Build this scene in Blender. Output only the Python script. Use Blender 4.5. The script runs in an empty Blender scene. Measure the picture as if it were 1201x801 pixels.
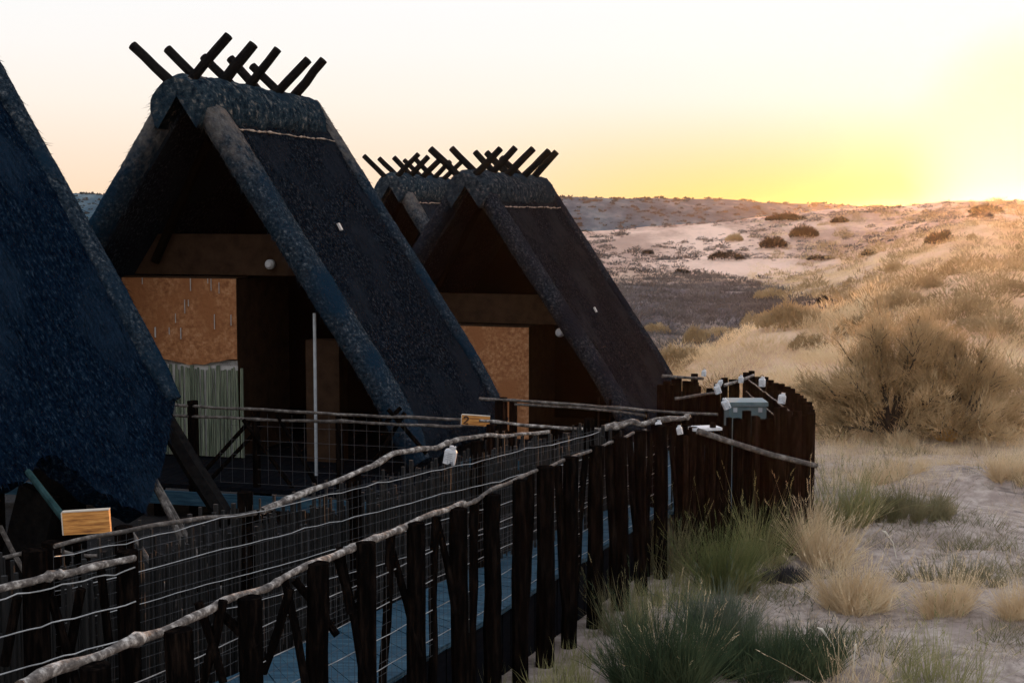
import bpy, math, random
from mathutils import Vector, Matrix, noise
random.seed(7)
R = math.radians
sc = bpy.context.scene
col = sc.collection

# ------------------------------------------------------------------ camera
EYE = 3.9
FP = 1700.0                       # focal length in photo pixels (photo is 1201 wide)
PITCH = math.atan(150.5 / FP)
cam_d = bpy.data.cameras.new('camera')
cam_d.sensor_width = 36.0
cam_d.lens = 36.0 * FP / 1201.0
cam_d.clip_start = 0.1
cam_d.clip_end = 5000
cam = bpy.data.objects.new('camera', cam_d)
col.objects.link(cam)
cam.location = (0, 0, EYE)
cam.rotation_euler = (R(90) - PITCH, 0, 0)
sc.camera = cam

# ------------------------------------------------------------------ light
SUN_AZ, SUN_EL = R(19.5), R(2.7)
SUN_DIR = Vector((math.sin(SUN_AZ) * math.cos(SUN_EL), math.cos(SUN_AZ) * math.cos(SUN_EL), math.sin(SUN_EL)))
sun_d = bpy.data.lights.new('sun', 'SUN')
sun_d.energy = 4.6
sun_d.angle = R(0.6)
sun_d.color = (1.0, 0.50, 0.22)
sun = bpy.data.objects.new('sun', sun_d)
col.objects.link(sun)
sun.rotation_euler = SUN_DIR.to_track_quat('Z', 'Y').to_euler()

w = bpy.data.worlds.new('World')
sc.world = w
w.use_nodes = True
nt = w.node_tree
N, L = nt.nodes, nt.links
for n in list(N):
    N.remove(n)


def wn(t, **k):
    n = N.new(t)
    for a, b in k.items():
        setattr(n, a, b)
    return n


def maprange(x, a, b, c, d, smooth=True):
    n = wn('ShaderNodeMapRange', interpolation_type='SMOOTHSTEP' if smooth else 'LINEAR', clamp=True) if smooth else wn('ShaderNodeMapRange', clamp=True)
    for i, v in zip((1, 2, 3, 4), (a, b, c, d)):
        n.inputs[i].default_value = v
    L.new(x, n.inputs[0])
    return n.outputs[0]


tc = wn('ShaderNodeTexCoord')
sep = wn('ShaderNodeSeparateXYZ')
L.new(tc.outputs['Generated'], sep.inputs[0])
ramp = wn('ShaderNodeValToRGB')
cr = ramp.color_ramp
stops = [(0.0, (.86, .635, .44)), (.04, (.86, .705, .575)), (.075, (.86, .785, .71)), (.11, (.855, .825, .80)), (.16, (.835, .845, .865)),
         (.26, (.96, 1.0, 1.08)), (.5, (.86, .93, 1.08)), (1.0, (.80, .88, 1.05))]
while len(cr.elements) < len(stops):
    cr.elements.new(.5)
for e, (p, c) in zip(cr.elements, stops):
    e.position = p
    e.color = (*c, 1)
L.new(sep.outputs[2], ramp.inputs[0])
dot = wn('ShaderNodeVectorMath', operation='DOT_PRODUCT')
nrm = wn('ShaderNodeVectorMath', operation='NORMALIZE')
L.new(tc.outputs['Generated'], nrm.inputs[0])
L.new(nrm.outputs[0], dot.inputs[0])
dot.inputs[1].default_value = SUN_DIR
d = dot.outputs['Value']
yel = maprange(d, math.cos(R(24)), math.cos(R(5)), 0, 1)
low = maprange(sep.outputs[2], -.02, .085, 1, 0)
mul = wn('ShaderNodeMath', operation='MULTIPLY')
L.new(yel, mul.inputs[0]); L.new(low, mul.inputs[1])
mx = wn('ShaderNodeMix', data_type='RGBA')
L.new(mul.outputs[0], mx.inputs[0]); L.new(ramp.outputs[0], mx.inputs[6])
mx.inputs[7].default_value = (.93, .59, .115, 1)
core = maprange(d, math.cos(R(5.0)), math.cos(R(.3)), 0, 1)
mx2 = wn('ShaderNodeMix', data_type='RGBA')
L.new(core, mx2.inputs[0]); L.new(mx.outputs[2], mx2.inputs[6])
mx2.inputs[7].default_value = (1.0, .86, .55, 1)
side = maprange(d, -.6, .8, 1.25, 1.0)
bg = wn('ShaderNodeBackground')
L.new(mx2.outputs[2], bg.inputs[0]); L.new(side, bg.inputs[1])
sky = wn('ShaderNodeTexSky', sky_type='NISHITA')
sky.sun_disc = False
sky.sun_elevation = SUN_EL
sky.sun_rotation = SUN_AZ
bg2 = wn('ShaderNodeBackground')
bg2.inputs[1].default_value = .005
L.new(sky.outputs[0], bg2.inputs[0])
add = wn('ShaderNodeAddShader')
L.new(bg.outputs[0], add.inputs[0]); L.new(bg2.outputs[0], add.inputs[1])
out = wn('ShaderNodeOutputWorld')
L.new(add.outputs[0], out.inputs[0])

sc.view_settings.view_transform = 'Standard'
sc.view_settings.look = 'None'
sc.view_settings.exposure = 0.20
sc.view_settings.gamma = 1.0
sc.render.engine = 'CYCLES'
cy = sc.cycles
cy.use_denoising = True
cy.max_bounces = 6
cy.diffuse_bounces = 3
cy.glossy_bounces = 2
cy.transmission_bounces = 2
cy.volume_bounces = 0
cy.transparent_max_bounces = 4
cy.use_fast_gi = False

# ------------------------------------------------------------------ helpers
CP, SP = math.cos(PITCH), math.sin(PITCH)


def ray(px, py):
    a, b = (px - 600.5) / FP, -(py - 400.5) / FP
    return Vector((a, CP + b * SP, -SP + b * CP))


def at(px, py, Y):
    r = ray(px, py)
    return Vector((0, 0, EYE)) + r * (Y / r.y)


def at_plane(px, py, p0, n):
    r = ray(px, py)
    o = Vector((0, 0, EYE))
    return o + r * ((p0 - o).dot(n) / r.dot(n))


def sstep(a, b, x):
    t = max(0.0, min(1.0, (x - a) / (b - a)))
    return t * t * (3 - 2 * t)


def nz(x, y, z=0.0):
    return noise.noise(Vector((x, y, z)))


def gz(x, y):
    yy = max(y, 12.0)
    a = x / yy
    crest = 2.2 + 2.75 * sstep(.02, .34, a)
    s1 = sstep(82, 132, y)
    s2 = max(0.0, min(1.0, (y - 26) / 104.0))
    s2 = s2 ** .64
    wgt = sstep(.17, .33, a)
    z = crest * (s1 * (1 - wgt) + s2 * wgt)
    if y > 132:
        z -= (y - 132) * .035
    z += .75 * math.exp(-((y - 39 - 8 * (a - .1)) / 5.0) ** 2) * sstep(.07, .17, a)
    z -= 1.35 * sstep(18.5, 26, y) * (1 - sstep(.11, .18, a)) * (1 - sstep(36, 56, y))
    f = sstep(16, 45, y)
    z += f * (.35 * nz(x / 9, y / 9, 3.1) + .16 * nz(x / 3.2, y / 3.2, 7.7))
    if y < 70:
        r = sstep(1.5, 3.5, x) * (1 - .7 * f)
        z += r * (.13 * nz(x / 1.7, y / 1.3, 1.3) + .085 * nz(x / .6, y / .5, 9.1) + .022 * nz(x / .23, y / .2, 4.1))
        z += r * .16 * math.exp(-((x - 4.9 - .15 * nz(y * 2, 0)) / 1.3) ** 2 - ((y - 17.6) / .8) ** 2)
        z += r * .30 * math.exp(-((x - 7.2) / 1.9) ** 2 - ((y - 20.4) / 1.1) ** 2)
    return z


def ghit(px, py, ymin=9.0, ymax=420.0):
    r = ray(px, py)
    y = ymin
    while y < ymax:
        p = Vector((0, 0, EYE)) + r * (y / r.y)
        if p.z <= gz(p.x, p.y):
            return Vector((p.x, p.y, gz(p.x, p.y)))
        y *= 1.006
    p = Vector((0, 0, EYE)) + r * (ymax / r.y)
    return Vector((p.x, p.y, gz(p.x, p.y)))


def tag(o, label=None, cat=None, group=None, kind=None):
    if label: o['label'] = label
    if cat: o['category'] = cat
    if group: o['group'] = group
    if kind: o['kind'] = kind
    return o


def empty(name, loc, rz=0.0, label=None, cat=None, group=None):
    o = bpy.data.objects.new(name, None)
    o.empty_display_size = .2
    o.location = loc
    o.rotation_euler = (0, 0, rz)
    col.objects.link(o)
    return tag(o, label, cat, group)


def dup(root, loc, rz=None, s=None, label=None):
    c = root.copy()
    col.objects.link(c)
    c.location = loc
    if rz is not None: c.rotation_euler = (0, 0, rz)
    if s is not None: c.scale = s
    if label: c['label'] = label
    for ch in KIDS.get(root.name, []):
        k = ch.copy(); col.objects.link(k); k.parent = c
        for g in KIDS.get(ch.name, []):
            h = g.copy(); col.objects.link(h); h.parent = k
    return c


KIDS = {}


class MB:
    def __init__(self, off=None):
        self.v, self.f = [], []
        self.off = Vector(off) if off is not None else None

    def quad(self, a, b, c, d):
        n = len(self.v)
        self.v += [tuple(a), tuple(b), tuple(c), tuple(d)]
        self.f.append((n, n + 1, n + 2, n + 3))

    def box(self, c, s, rot=None):
        n = len(self.v)
        c = Vector(c)
        for x in (-1, 1):
            for y in (-1, 1):
                for z in (-1, 1):
                    p = Vector((x * s[0] / 2, y * s[1] / 2, z * s[2] / 2))
                    if rot is not None: p = rot @ p
                    self.v.append(tuple(c + p))
        for q in ((0, 1, 3, 2), (4, 6, 7, 5), (0, 4, 5, 1), (2, 3, 7, 6), (0, 2, 6, 4), (1, 5, 7, 3)):
            self.f.append(tuple(n + i for i in q))
        return self

    def tube(self, pts, rad, sides=8, rough=0.0, cap=True, seed=None):
        pts = [Vector(p) for p in pts]
        m = len(pts)
        if not isinstance(rad, (list, tuple)): rad = [rad] * m
        sd = random.random() * 100 if seed is None else seed
        n0 = len(self.v)
        up = None
        for i, p in enumerate(pts):
            t = (pts[min(i + 1, m - 1)] - pts[max(i - 1, 0)])
            if t.length < 1e-6: t = Vector((0, 0, 1))
            t.normalize()
            if up is None:
                up = Vector((0, 0, 1)) if abs(t.z) < .9 else Vector((1, 0, 0))
            a = t.cross(up)
            if a.length < 1e-4: a = t.cross(Vector((0, 1, 0)))
            a.normalize()
            b = a.cross(t).normalized()
            up = b
            for k in range(sides):
                th = 2 * math.pi * k / sides
                r = rad[i] * (1 + rough * noise.noise(Vector((math.cos(th) * .9 + sd, math.sin(th) * .9, i * .33))))
                self.v.append(tuple(p + a * (math.cos(th) * r) + b * (math.sin(th) * r)))
        for i in range(m - 1):
            for k in range(sides):
                k2 = (k + 1) % sides
                self.f.append((n0 + i * sides + k, n0 + i * sides + k2, n0 + (i + 1) * sides + k2, n0 + (i + 1) * sides + k))
        if cap:
            self.f.append(tuple(n0 + k for k in range(sides)))
            self.f.append(tuple(n0 + (m - 1) * sides + k for k in reversed(range(sides))))
        return self

    def grid(self, fn, nu, nv):
        n0 = len(self.v)
        for i in range(nu + 1):
            for j in range(nv + 1):
                self.v.append(tuple(fn(i / nu, j / nv)))
        for i in range(nu):
            for j in range(nv):
                a = n0 + i * (nv + 1) + j
                self.f.append((a, a + 1, a + nv + 2, a + nv + 1))
        return self

    def blade(self, base, tip, width, bend=None, seg=2, face=None):
        base, tip = Vector(base), Vector(tip)
        ax = tip - base
        s = face if face is not None else ax.cross(Vector((random.uniform(-1, 1), random.uniform(-1, 1), .2)))
        if s.length < 1e-6: s = Vector((1, 0, 0))
        s = s.normalized() * width / 2
        bend = bend if bend is not None else Vector((0, 0, 0))
        n0 = len(self.v)
        for i in range(seg):
            t = i / seg
            c = base + ax * t + bend * (t * t - t) * 1.0
            k = 1 - t * .55
            self.v.append(tuple(c - s * k)); self.v.append(tuple(c + s * k))
        self.v.append(tuple(tip))
        for i in range(seg - 1):
            a = n0 + 2 * i
            self.f.append((a, a + 1, a + 3, a + 2))
        a = n0 + 2 * (seg - 1)
        self.f.append((a, a + 1, a + 2))

    def build(self, name, mat, parent=None, smooth=False, loc=None):
        me = bpy.data.meshes.new(name)
        v = self.v
        if self.off is not None:
            ox, oy, oz = self.off
            v = [(a - ox, b - oy, c - oz) for a, b, c in v]
        me.from_pydata(v, [], self.f)
        me.update()
        if mat: me.materials.append(mat)
        if smooth:
            me.polygons.foreach_set('use_smooth', [True] * len(me.polygons))
        o = bpy.data.objects.new(name, me)
        col.objects.link(o)
        if parent is not None:
            o.parent = parent
            KIDS.setdefault(parent.name, []).append(o)
        if loc is not None:
            o.location = loc
        elif self.off is not None and parent is None:
            o.location = self.off
        return o


# ------------------------------------------------------------------ materials
def material(name, cols, scale=6.0, rough=.85, stretch=(1, 1, 1), bump=.3, bump_scale=None, detail=6.0, bdist=.02, spec=.3, trans=0.0,
             vary=0.0, coord='Object', big=None, lo=.3, hi=.7):
    m = bpy.data.materials.new(name)
    m.use_nodes = True
    t = m.node_tree
    nd, lk = t.nodes, t.links
    bs = nd['Principled BSDF']
    bs.inputs['Roughness'].default_value = rough
    bs.inputs['Specular IOR Level'].default_value = spec
    tcn = nd.new('ShaderNodeTexCoord')
    mp = nd.new('ShaderNodeMapping')
    mp.inputs['Scale'].default_value = stretch
    if coord == 'World':
        g = nd.new('ShaderNodeNewGeometry')
        lk.new(g.outputs['Position'], mp.inputs[0])
    else:
        lk.new(tcn.outputs[coord], mp.inputs[0])
    nn = nd.new('ShaderNodeTexNoise')
    nn.inputs['Scale'].default_value = scale
    nn.inputs['Detail'].default_value = detail
    nn.inputs['Roughness'].default_value = .65
    lk.new(mp.outputs[0], nn.inputs['Vector'])
    rp = nd.new('ShaderNodeValToRGB')
    e = rp.color_ramp.elements
    while len(e) < len(cols): e.new(.5)
    for i, c in enumerate(cols):
        e[i].position = lo + (hi - lo) * i / max(1, len(cols) - 1)
        e[i].color = (*c, 1)
    lk.new(nn.outputs['Fac'], rp.inputs[0])
    c = rp.outputs[0]
    if big:
        n2 = nd.new('ShaderNodeTexNoise')
        n2.inputs['Scale'].default_value = big[0]
        n2.inputs['Detail'].default_value = 3
        if coord == 'World': lk.new(g.outputs['Position'], n2.inputs['Vector'])
        else: lk.new(tcn.outputs[coord], n2.inputs['Vector'])
        mr = nd.new('ShaderNodeMapRange')
        mr.inputs[1].default_value = .48; mr.inputs[2].default_value = .62
        lk.new(n2.outputs['Fac'], mr.inputs[0])
        mm = nd.new('ShaderNodeMix'); mm.data_type = 'RGBA'
        lk.new(mr.outputs[0], mm.inputs[0]); lk.new(c, mm.inputs[6])
        mm.inputs[7].default_value = (*big[1], 1)
        c = mm.outputs[2]
    if vary:
        oi = nd.new('ShaderNodeObjectInfo')
        mr = nd.new('ShaderNodeMapRange')
        mr.inputs[3].default_value = 1 - vary; mr.inputs[4].default_value = 1 + vary
        lk.new(oi.outputs['Random'], mr.inputs[0])
        hs = nd.new('ShaderNodeHueSaturation')
        lk.new(mr.outputs[0], hs.inputs['Value']); lk.new(c, hs.inputs['Color'])
        c = hs.outputs[0]
    lk.new(c, bs.inputs['Base Color'])
    if bump:
        bn = nd.new('ShaderNodeBump')
        bn.inputs['Strength'].default_value = bump
        bn.inputs['Distance'].default_value = bdist
        if bump_scale:
            n3 = nd.new('ShaderNodeTexNoise')
            n3.inputs['Scale'].default_value = bump_scale
            n3.inputs['Detail'].default_value = 5
            lk.new(mp.outputs[0], n3.inputs['Vector'])
            lk.new(n3.outputs['Fac'], bn.inputs['Height'])
        else:
            lk.new(nn.outputs['Fac'], bn.inputs['Height'])
        lk.new(bn.outputs[0], bs.inputs['Normal'])
    if trans:
        tr = nd.new('ShaderNodeBsdfTranslucent')
        lk.new(c, tr.inputs[0])
        ms = nd.new('ShaderNodeMixShader')
        ms.inputs[0].default_value = trans
        lk.new(bs.outputs[0], ms.inputs[1]); lk.new(tr.outputs[0], ms.inputs[2])
        lk.new(ms.outputs[0], nd['Material Output'].inputs[0])
    return m


M = {}
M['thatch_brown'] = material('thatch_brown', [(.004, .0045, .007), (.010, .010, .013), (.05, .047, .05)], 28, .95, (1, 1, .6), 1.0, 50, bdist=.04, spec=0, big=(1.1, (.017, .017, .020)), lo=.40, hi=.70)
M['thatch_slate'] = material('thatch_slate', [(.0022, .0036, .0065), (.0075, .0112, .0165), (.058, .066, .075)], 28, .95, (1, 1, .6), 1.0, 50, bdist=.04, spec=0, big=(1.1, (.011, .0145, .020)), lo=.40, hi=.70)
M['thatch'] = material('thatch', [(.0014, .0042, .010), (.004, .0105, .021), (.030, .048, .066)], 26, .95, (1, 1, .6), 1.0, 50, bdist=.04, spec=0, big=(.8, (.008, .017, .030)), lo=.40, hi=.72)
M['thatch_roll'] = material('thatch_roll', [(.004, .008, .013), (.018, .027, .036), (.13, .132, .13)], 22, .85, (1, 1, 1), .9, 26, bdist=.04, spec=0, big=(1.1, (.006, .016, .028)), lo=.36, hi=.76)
M['roll_teal'] = M['thatch_roll'].copy()
M['roll_teal'].name = 'roll_teal'
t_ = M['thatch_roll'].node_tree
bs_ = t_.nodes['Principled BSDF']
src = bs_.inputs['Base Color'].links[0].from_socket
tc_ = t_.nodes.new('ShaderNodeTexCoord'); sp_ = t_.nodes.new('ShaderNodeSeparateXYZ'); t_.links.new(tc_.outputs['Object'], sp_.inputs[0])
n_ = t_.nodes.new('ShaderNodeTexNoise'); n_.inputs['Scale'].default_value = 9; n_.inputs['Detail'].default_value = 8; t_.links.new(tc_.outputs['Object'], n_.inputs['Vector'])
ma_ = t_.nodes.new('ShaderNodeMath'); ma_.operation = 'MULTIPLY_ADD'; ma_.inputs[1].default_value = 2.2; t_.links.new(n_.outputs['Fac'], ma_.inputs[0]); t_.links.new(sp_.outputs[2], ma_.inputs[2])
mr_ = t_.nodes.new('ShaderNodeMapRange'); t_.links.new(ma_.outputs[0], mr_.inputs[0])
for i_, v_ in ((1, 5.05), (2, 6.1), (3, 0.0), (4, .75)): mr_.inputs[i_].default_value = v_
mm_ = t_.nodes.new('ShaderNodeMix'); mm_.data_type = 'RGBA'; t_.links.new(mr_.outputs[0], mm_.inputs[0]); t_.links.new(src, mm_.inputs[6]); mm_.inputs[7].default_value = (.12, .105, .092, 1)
t_.links.new(mm_.outputs[2], bs_.inputs['Base Color'])  # low sun on the upper gable edges, painted in as a tan tint
M['cap'] = material('cap', [(.004, .009, .015), (.022, .034, .042), (.20, .17, .14)], 12, .85, (1, 1, 1), .9, 22, bdist=.04, spec=0, big=(1.3, (.009, .018, .027)), lo=.38, hi=.74)
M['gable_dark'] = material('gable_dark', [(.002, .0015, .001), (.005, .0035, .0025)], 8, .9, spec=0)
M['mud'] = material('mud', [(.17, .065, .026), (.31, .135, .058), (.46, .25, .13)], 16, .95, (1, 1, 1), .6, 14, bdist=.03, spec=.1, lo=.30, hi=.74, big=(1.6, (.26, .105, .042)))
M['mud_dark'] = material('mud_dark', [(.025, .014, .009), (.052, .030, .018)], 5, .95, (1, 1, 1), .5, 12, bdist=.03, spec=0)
M['plaster'] = material('plaster', [(.30, .28, .26), (.5, .47, .43)], 7, .9, spec=.1)
M['reed'] = material('reed', [(.015, .02, .014), (.12, .14, .09), (.30, .31, .22)], 3, .7, (14, 14, .5), .2, vary=.0)
M['reed_dark'] = material('reed_dark', [(.0015, .0015, .0015), (.004, .0035, .003), (.014, .012, .010)], 3, .8, (6, 6, .5), .2)
M['post'] = material('post', [(.001, .001, .001), (.0028, .0022, .002), (.012, .008, .006)], 9, .8, (3, 3, .5), .8, 14, bdist=.015, spec=0)
M['post_brown'] = material('post_brown', [(.002, .0013, .001), (.006, .0032, .0024), (.024, .013, .009)], 9, .8, (3, 3, .5), .8, 14, bdist=.015, spec=0, vary=.5)
M['pole'] = material('pole', [(.003, .003, .0035), (.011, .010, .009)], 8, .75, (2, 2, 2), .6, 14, bdist=.01, spec=0)
M['bark_pale'] = material('bark_pale', [(.025, .02, .017), (.12, .10, .085), (.50, .45, .39)], 18, .85, (1, 1, 1), 1.0, 26, bdist=.012, spec=.2)
M['bark_grey'] = material('bark_grey', [(.02, .017, .015), (.075, .062, .052), (.20, .175, .15)], 16, .85, (1, 1, 1), .8, 24, bdist=.01, spec=.2)
M['net'] = material('net', [(.03, .03, .032), (.07, .07, .07)], 20, .6, bump=0)
M['wire'] = material('wire', [(.14, .135, .13), (.40, .39, .37)], 5, .45, bump=0, spec=.5)
M['deck'] = material('deck', [(.007, .026, .042), (.015, .047, .072), (.045, .095, .12)], 5, .75, (.6, 6, 6), .4, spec=.15, bdist=.006)
M['fascia'] = material('fascia', [(.002, .0025, .004), (.006, .007, .009)], 5, .9, (1, 1, 4), .4, spec=.02)
M['sawn'] = material('sawn', [(.10, .03, .008), (.48, .20, .045), (.66, .34, .10)], 4.5, .7, (1.0, 6, 12), .25, bdist=.004)
M['sawn_edge'] = material('sawn_edge', [(.35, .30, .24), (.55, .48, .38)], 12, .8, (1, 4, 4), .2)
M['numeral'] = material('numeral', [(.045, .02, .01), (.08, .035, .015)], 10, .8, bump=0)
M['white'] = material('white', [(.36, .36, .36), (.62, .61, .60)], 20, .6, bump=.1)
M['grey_print'] = material('grey_print', [(.16, .16, .17), (.3, .3, .31)], 18, .6, bump=0)
M['steel'] = material('steel', [(.24, .25, .25), (.36, .37, .37)], 12, .6, bump=0, spec=.2)
M['seam'] = material('seam', [(.10, .08, .065), (.42, .33, .26)], 7, .9, lo=.35, hi=.7, spec=0)
M['roll_brown'] = material('roll_brown', [(.004, .005, .008), (.015, .017, .021), (.07, .068, .070)], 22, .9, (1, 1, 1), .9, 26, bdist=.04, spec=0, big=(1.1, (.008, .009, .013)), lo=.36, hi=.72)
M['cap_brown'] = material('cap_brown', [(.005, .008, .012), (.024, .032, .038), (.13, .105, .09)], 12, .9, (1, 1, 1), .9, 22, bdist=.04, spec=0, big=(1.3, (.012, .018, .024)), lo=.38, hi=.74)
M['teal'] = material('teal', [(.045, .075, .08), (.10, .14, .142)], 6, .5, bump=.1, spec=.4)
M['greenpole'] = material('greenpole', [(.008, .02, .021), (.026, .052, .052)], 12, .9, (1, 1, 1), .4, spec=0)
M['green_grass'] = material('green_grass', [(.05, .062, .020), (.12, .13, .045), (.27, .24, .11)], 2.2, .7, bump=0, trans=.35, spec=.15)
M['dark_green'] = material('dark_green', [(.018, .031, .016), (.045, .066, .031), (.11, .13, .062)], 2.6, .7, bump=0, trans=.3, spec=.15)
M['gold_grass'] = material('gold_grass', [(.42, .29, .16), (.64, .48, .29), (.82, .68, .46)], 2.2, .75, bump=0, trans=.35, spec=.15)
M['dry_grass'] = material('dry_grass', [(.50, .35, .19), (.72, .53, .31), (.85, .69, .45)], .35, .8, bump=0, trans=.55, spec=.1, coord='World')
M['sage'] = material('sage', [(.05, .065, .045), (.11, .125, .085), (.2, .2, .14)], 2.2, .7, bump=0, trans=.3, spec=.05)
M['pale_green'] = material('pale_green', [(.15, .15, .06), (.27, .25, .11), (.42, .36, .19)], 2.0, .7, bump=0, trans=.35, spec=.05)
M['gold_bright'] = material('gold_bright', [(.45, .24, .06), (.66, .38, .10), (.78, .52, .2)], 2.0, .7, bump=0, trans=.4, spec=.05)
M['olive_mat'] = material('olive_mat', [(.09, .085, .04), (.17, .15, .075), (.28, .23, .13)], 2.0, .8, bump=0, trans=.3, spec=.1)
M['bush_leaf'] = material('bush_leaf', [(.15, .105, .05), (.42, .295, .155), (.74, .54, .31)], .9, .8, bump=0, trans=.3, spec=.1, lo=.25, hi=.75)
M['twig'] = material('twig', [(.035, .025, .018), (.09, .065, .045)], 6, .85, bump=.3)
M['scrub_dark'] = material('scrub_dark', [(.010, .008, .007), (.026, .020, .015)], 2, .9, bump=0, trans=.05, spec=.05)
M['scrub_olive'] = material('scrub_olive', [(.20, .13, .065), (.36, .25, .13), (.52, .38, .22)], .6, .9, bump=0, trans=.25, spec=.05, coord='World')
M['scrub_plain'] = material('scrub_plain', [(.06, .048, .045), (.12, .10, .09), (.2, .17, .145)], .12, .9, bump=0, trans=.2, spec=.05, coord='World')
M['far_scrub'] = material('far_scrub', [(.008, .018, .024), (.022, .036, .040)], .05, .9, bump=0, spec=.02, coord='World')
M['straw'] = material('straw', [(.55, .48, .38), (.75, .68, .56)], 10, .7, bump=0, trans=.2)
M['ash'] = material('ash', [(.02, .02, .024), (.055, .052, .055)], 5, .9, bump=0, spec=.1)


def ground_material():
    m = bpy.data.materials.new('ground')
    m.use_nodes = True
    t = m.node_tree
    nd, lk = t.nodes, t.links
    bs = nd['Principled BSDF']
    bs.inputs['Roughness'].default_value = .95
    bs.inputs['Specular IOR Level'].default_value = .1
    g = nd.new('ShaderNodeNewGeometry')
    sp = nd.new('ShaderNodeSeparateXYZ')
    lk.new(g.outputs['Position'], sp.inputs[0])

    def tex(scale, detail=6, st=(1, 1, 1), rough=.6):
        mp = nd.new('ShaderNodeMapping'); mp.inputs['Scale'].default_value = st
        lk.new(g.outputs['Position'], mp.inputs[0])
        n = nd.new('ShaderNodeTexNoise')
        n.inputs['Scale'].default_value = scale; n.inputs['Detail'].default_value = detail
        n.inputs['Roughness'].default_value = rough
        lk.new(mp.outputs[0], n.inputs['Vector'])
        return n.outputs['Fac']

    def mr(x, a, b, c=0.0, d=1.0):
        n = nd.new('ShaderNodeMapRange'); n.interpolation_type = 'SMOOTHSTEP'
        for i, v in zip((1, 2, 3, 4), (a, b, c, d)): n.inputs[i].default_value = v
        lk.new(x, n.inputs[0])
        return n.outputs[0]

    def mth(op, a, b):
        n = nd.new('ShaderNodeMath'); n.operation = op
        for i, v in enumerate((a, b)):
            if isinstance(v, (int, float)): n.inputs[i].default_value = v
            else: lk.new(v, n.inputs[i])
        return n.outputs[0]

    def mix(f, a, b):
        n = nd.new('ShaderNodeMix'); n.data_type = 'RGBA'
        lk.new(f, n.inputs[0])
        for i, v in ((6, a), (7, b)):
            if isinstance(v, tuple): n.inputs[i].default_value = (*v, 1)
            else: lk.new(v, n.inputs[i])
        return n.outputs[2]
    X, Y = sp.outputs[0], sp.outputs[1]
    fine = tex(7, 8, rough=.7)
    c = mix(mr(fine, .3, .7), (.27, .205, .165), (.56, .455, .38))
    c = mix(mr(tex(1.1, 5), .5, .66, 0, .8), c, (.31, .235, .195))         # trodden darker crust
    c = mix(mr(tex(.9, 6, (1, 2.2, 1)), .60, .66, 0, .75), c, (.17, .135, .12))   # litter streaks
    # farther: warm sand with dry grass
    far = mr(Y, 20, 30)
    sand = mix(mr(tex(.35, 8, (1, .6, 1), .7), .36, .66), (.50, .31, .18), (.72, .49, .32))
    pink = mix(mr(tex(.10, 8, (1, .35, 1), .7), .40, .62), (.37, .235, .175), (.74, .50, .375))
    sand = mix(mr(Y, 75, 95), sand, pink)
    c = mix(far, c, sand)
    # flat of grey-purple scrub between the near rise and the dune
    wob = mth('MULTIPLY', mth('SUBTRACT', tex(.11, 5, (1, .5, 1)), .5), 26)
    ya = mth('ADD', Y, wob)
    m1 = mth('MULTIPLY', mr(ya, 46, 52), mr(ya, 88, 79))
    m1 = mth('MULTIPLY', m1, mr(mth('ADD', X, wob), 19, 11))
    plain = mix(mr(tex(.5, 8, (1, .4, 1), .75), .38, .64), (.075, .058, .058), (.19, .15, .14))
    c = mix(m1, c, plain)
    # deep shade painted into the soil colour on the hut side of the boardwalk
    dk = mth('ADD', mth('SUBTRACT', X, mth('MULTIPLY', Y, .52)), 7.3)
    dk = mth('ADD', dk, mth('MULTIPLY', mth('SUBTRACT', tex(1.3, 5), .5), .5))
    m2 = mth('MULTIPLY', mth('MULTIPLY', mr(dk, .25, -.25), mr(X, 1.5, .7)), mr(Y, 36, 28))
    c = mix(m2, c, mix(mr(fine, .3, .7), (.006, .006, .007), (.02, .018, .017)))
    # beyond the crest
    c = mix(mr(Y, 150, 200), c, (.12, .13, .12))
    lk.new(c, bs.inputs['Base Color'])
    bn = nd.new('ShaderNodeBump'); bn.inputs['Strength'].default_value = 1.0; bn.inputs['Distance'].default_value = .09
    lk.new(tex(6, 9, rough=.75), bn.inputs['Height'])
    lk.new(bn.outputs[0], bs.inputs['Normal'])
    return m


M['ground'] = ground_material()
M['hill'] = material('hill', [(.016, .046, .068), (.040, .080, .104), (.10, .14, .155)], .16, .95, (1, .35, 1), 0, spec=.0, coord='World', lo=.36, hi=.66)

# ------------------------------------------------------------------ ground, hill
mb = MB()
ys = []
y = -14.0
while y < 900:
    ys.append(y)
    y += .16 if 9 < y < 24 else (.5 if y < 9 else max(.3, y * .013))
NX = 260
n0 = 0
for y in ys:
    half = 22 + .62 * max(0, y)
    for j in range(NX + 1):
        u = j / NX * 2 - 1
        x = half * (.55 * u + .45 * u ** 3) + (3 if y < 30 else 0)
        mb.v.append((x, y, gz(x, y)))
for i in range(len(ys) - 1):
    for j in range(NX):
        a = i * (NX + 1) + j
        mb.f.append((a, a + 1, a + NX + 2, a + NX + 1))
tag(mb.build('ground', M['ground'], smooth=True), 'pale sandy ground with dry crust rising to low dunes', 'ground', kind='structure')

mb = MB()


def hill_fn(u, v):
    y = 330 + 180 * v
    px = -700 + 2600 * u
    x = (px - 600) / FP * y
    t = sstep(0, .62, v) * (1 - .5 * sstep(.7, 1, v))
    h = EYE + (19 - 13 * sstep(640, 1080, px) + 3 * sstep(640, 300, px)) / FP * 440
    return (x, y, -6 + (h + 6 + .9 * nz(x / 60, 2) + .5 * nz(x / 14, 5)) * t + .9 * nz(x / 16, y / 16) * t)


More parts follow.
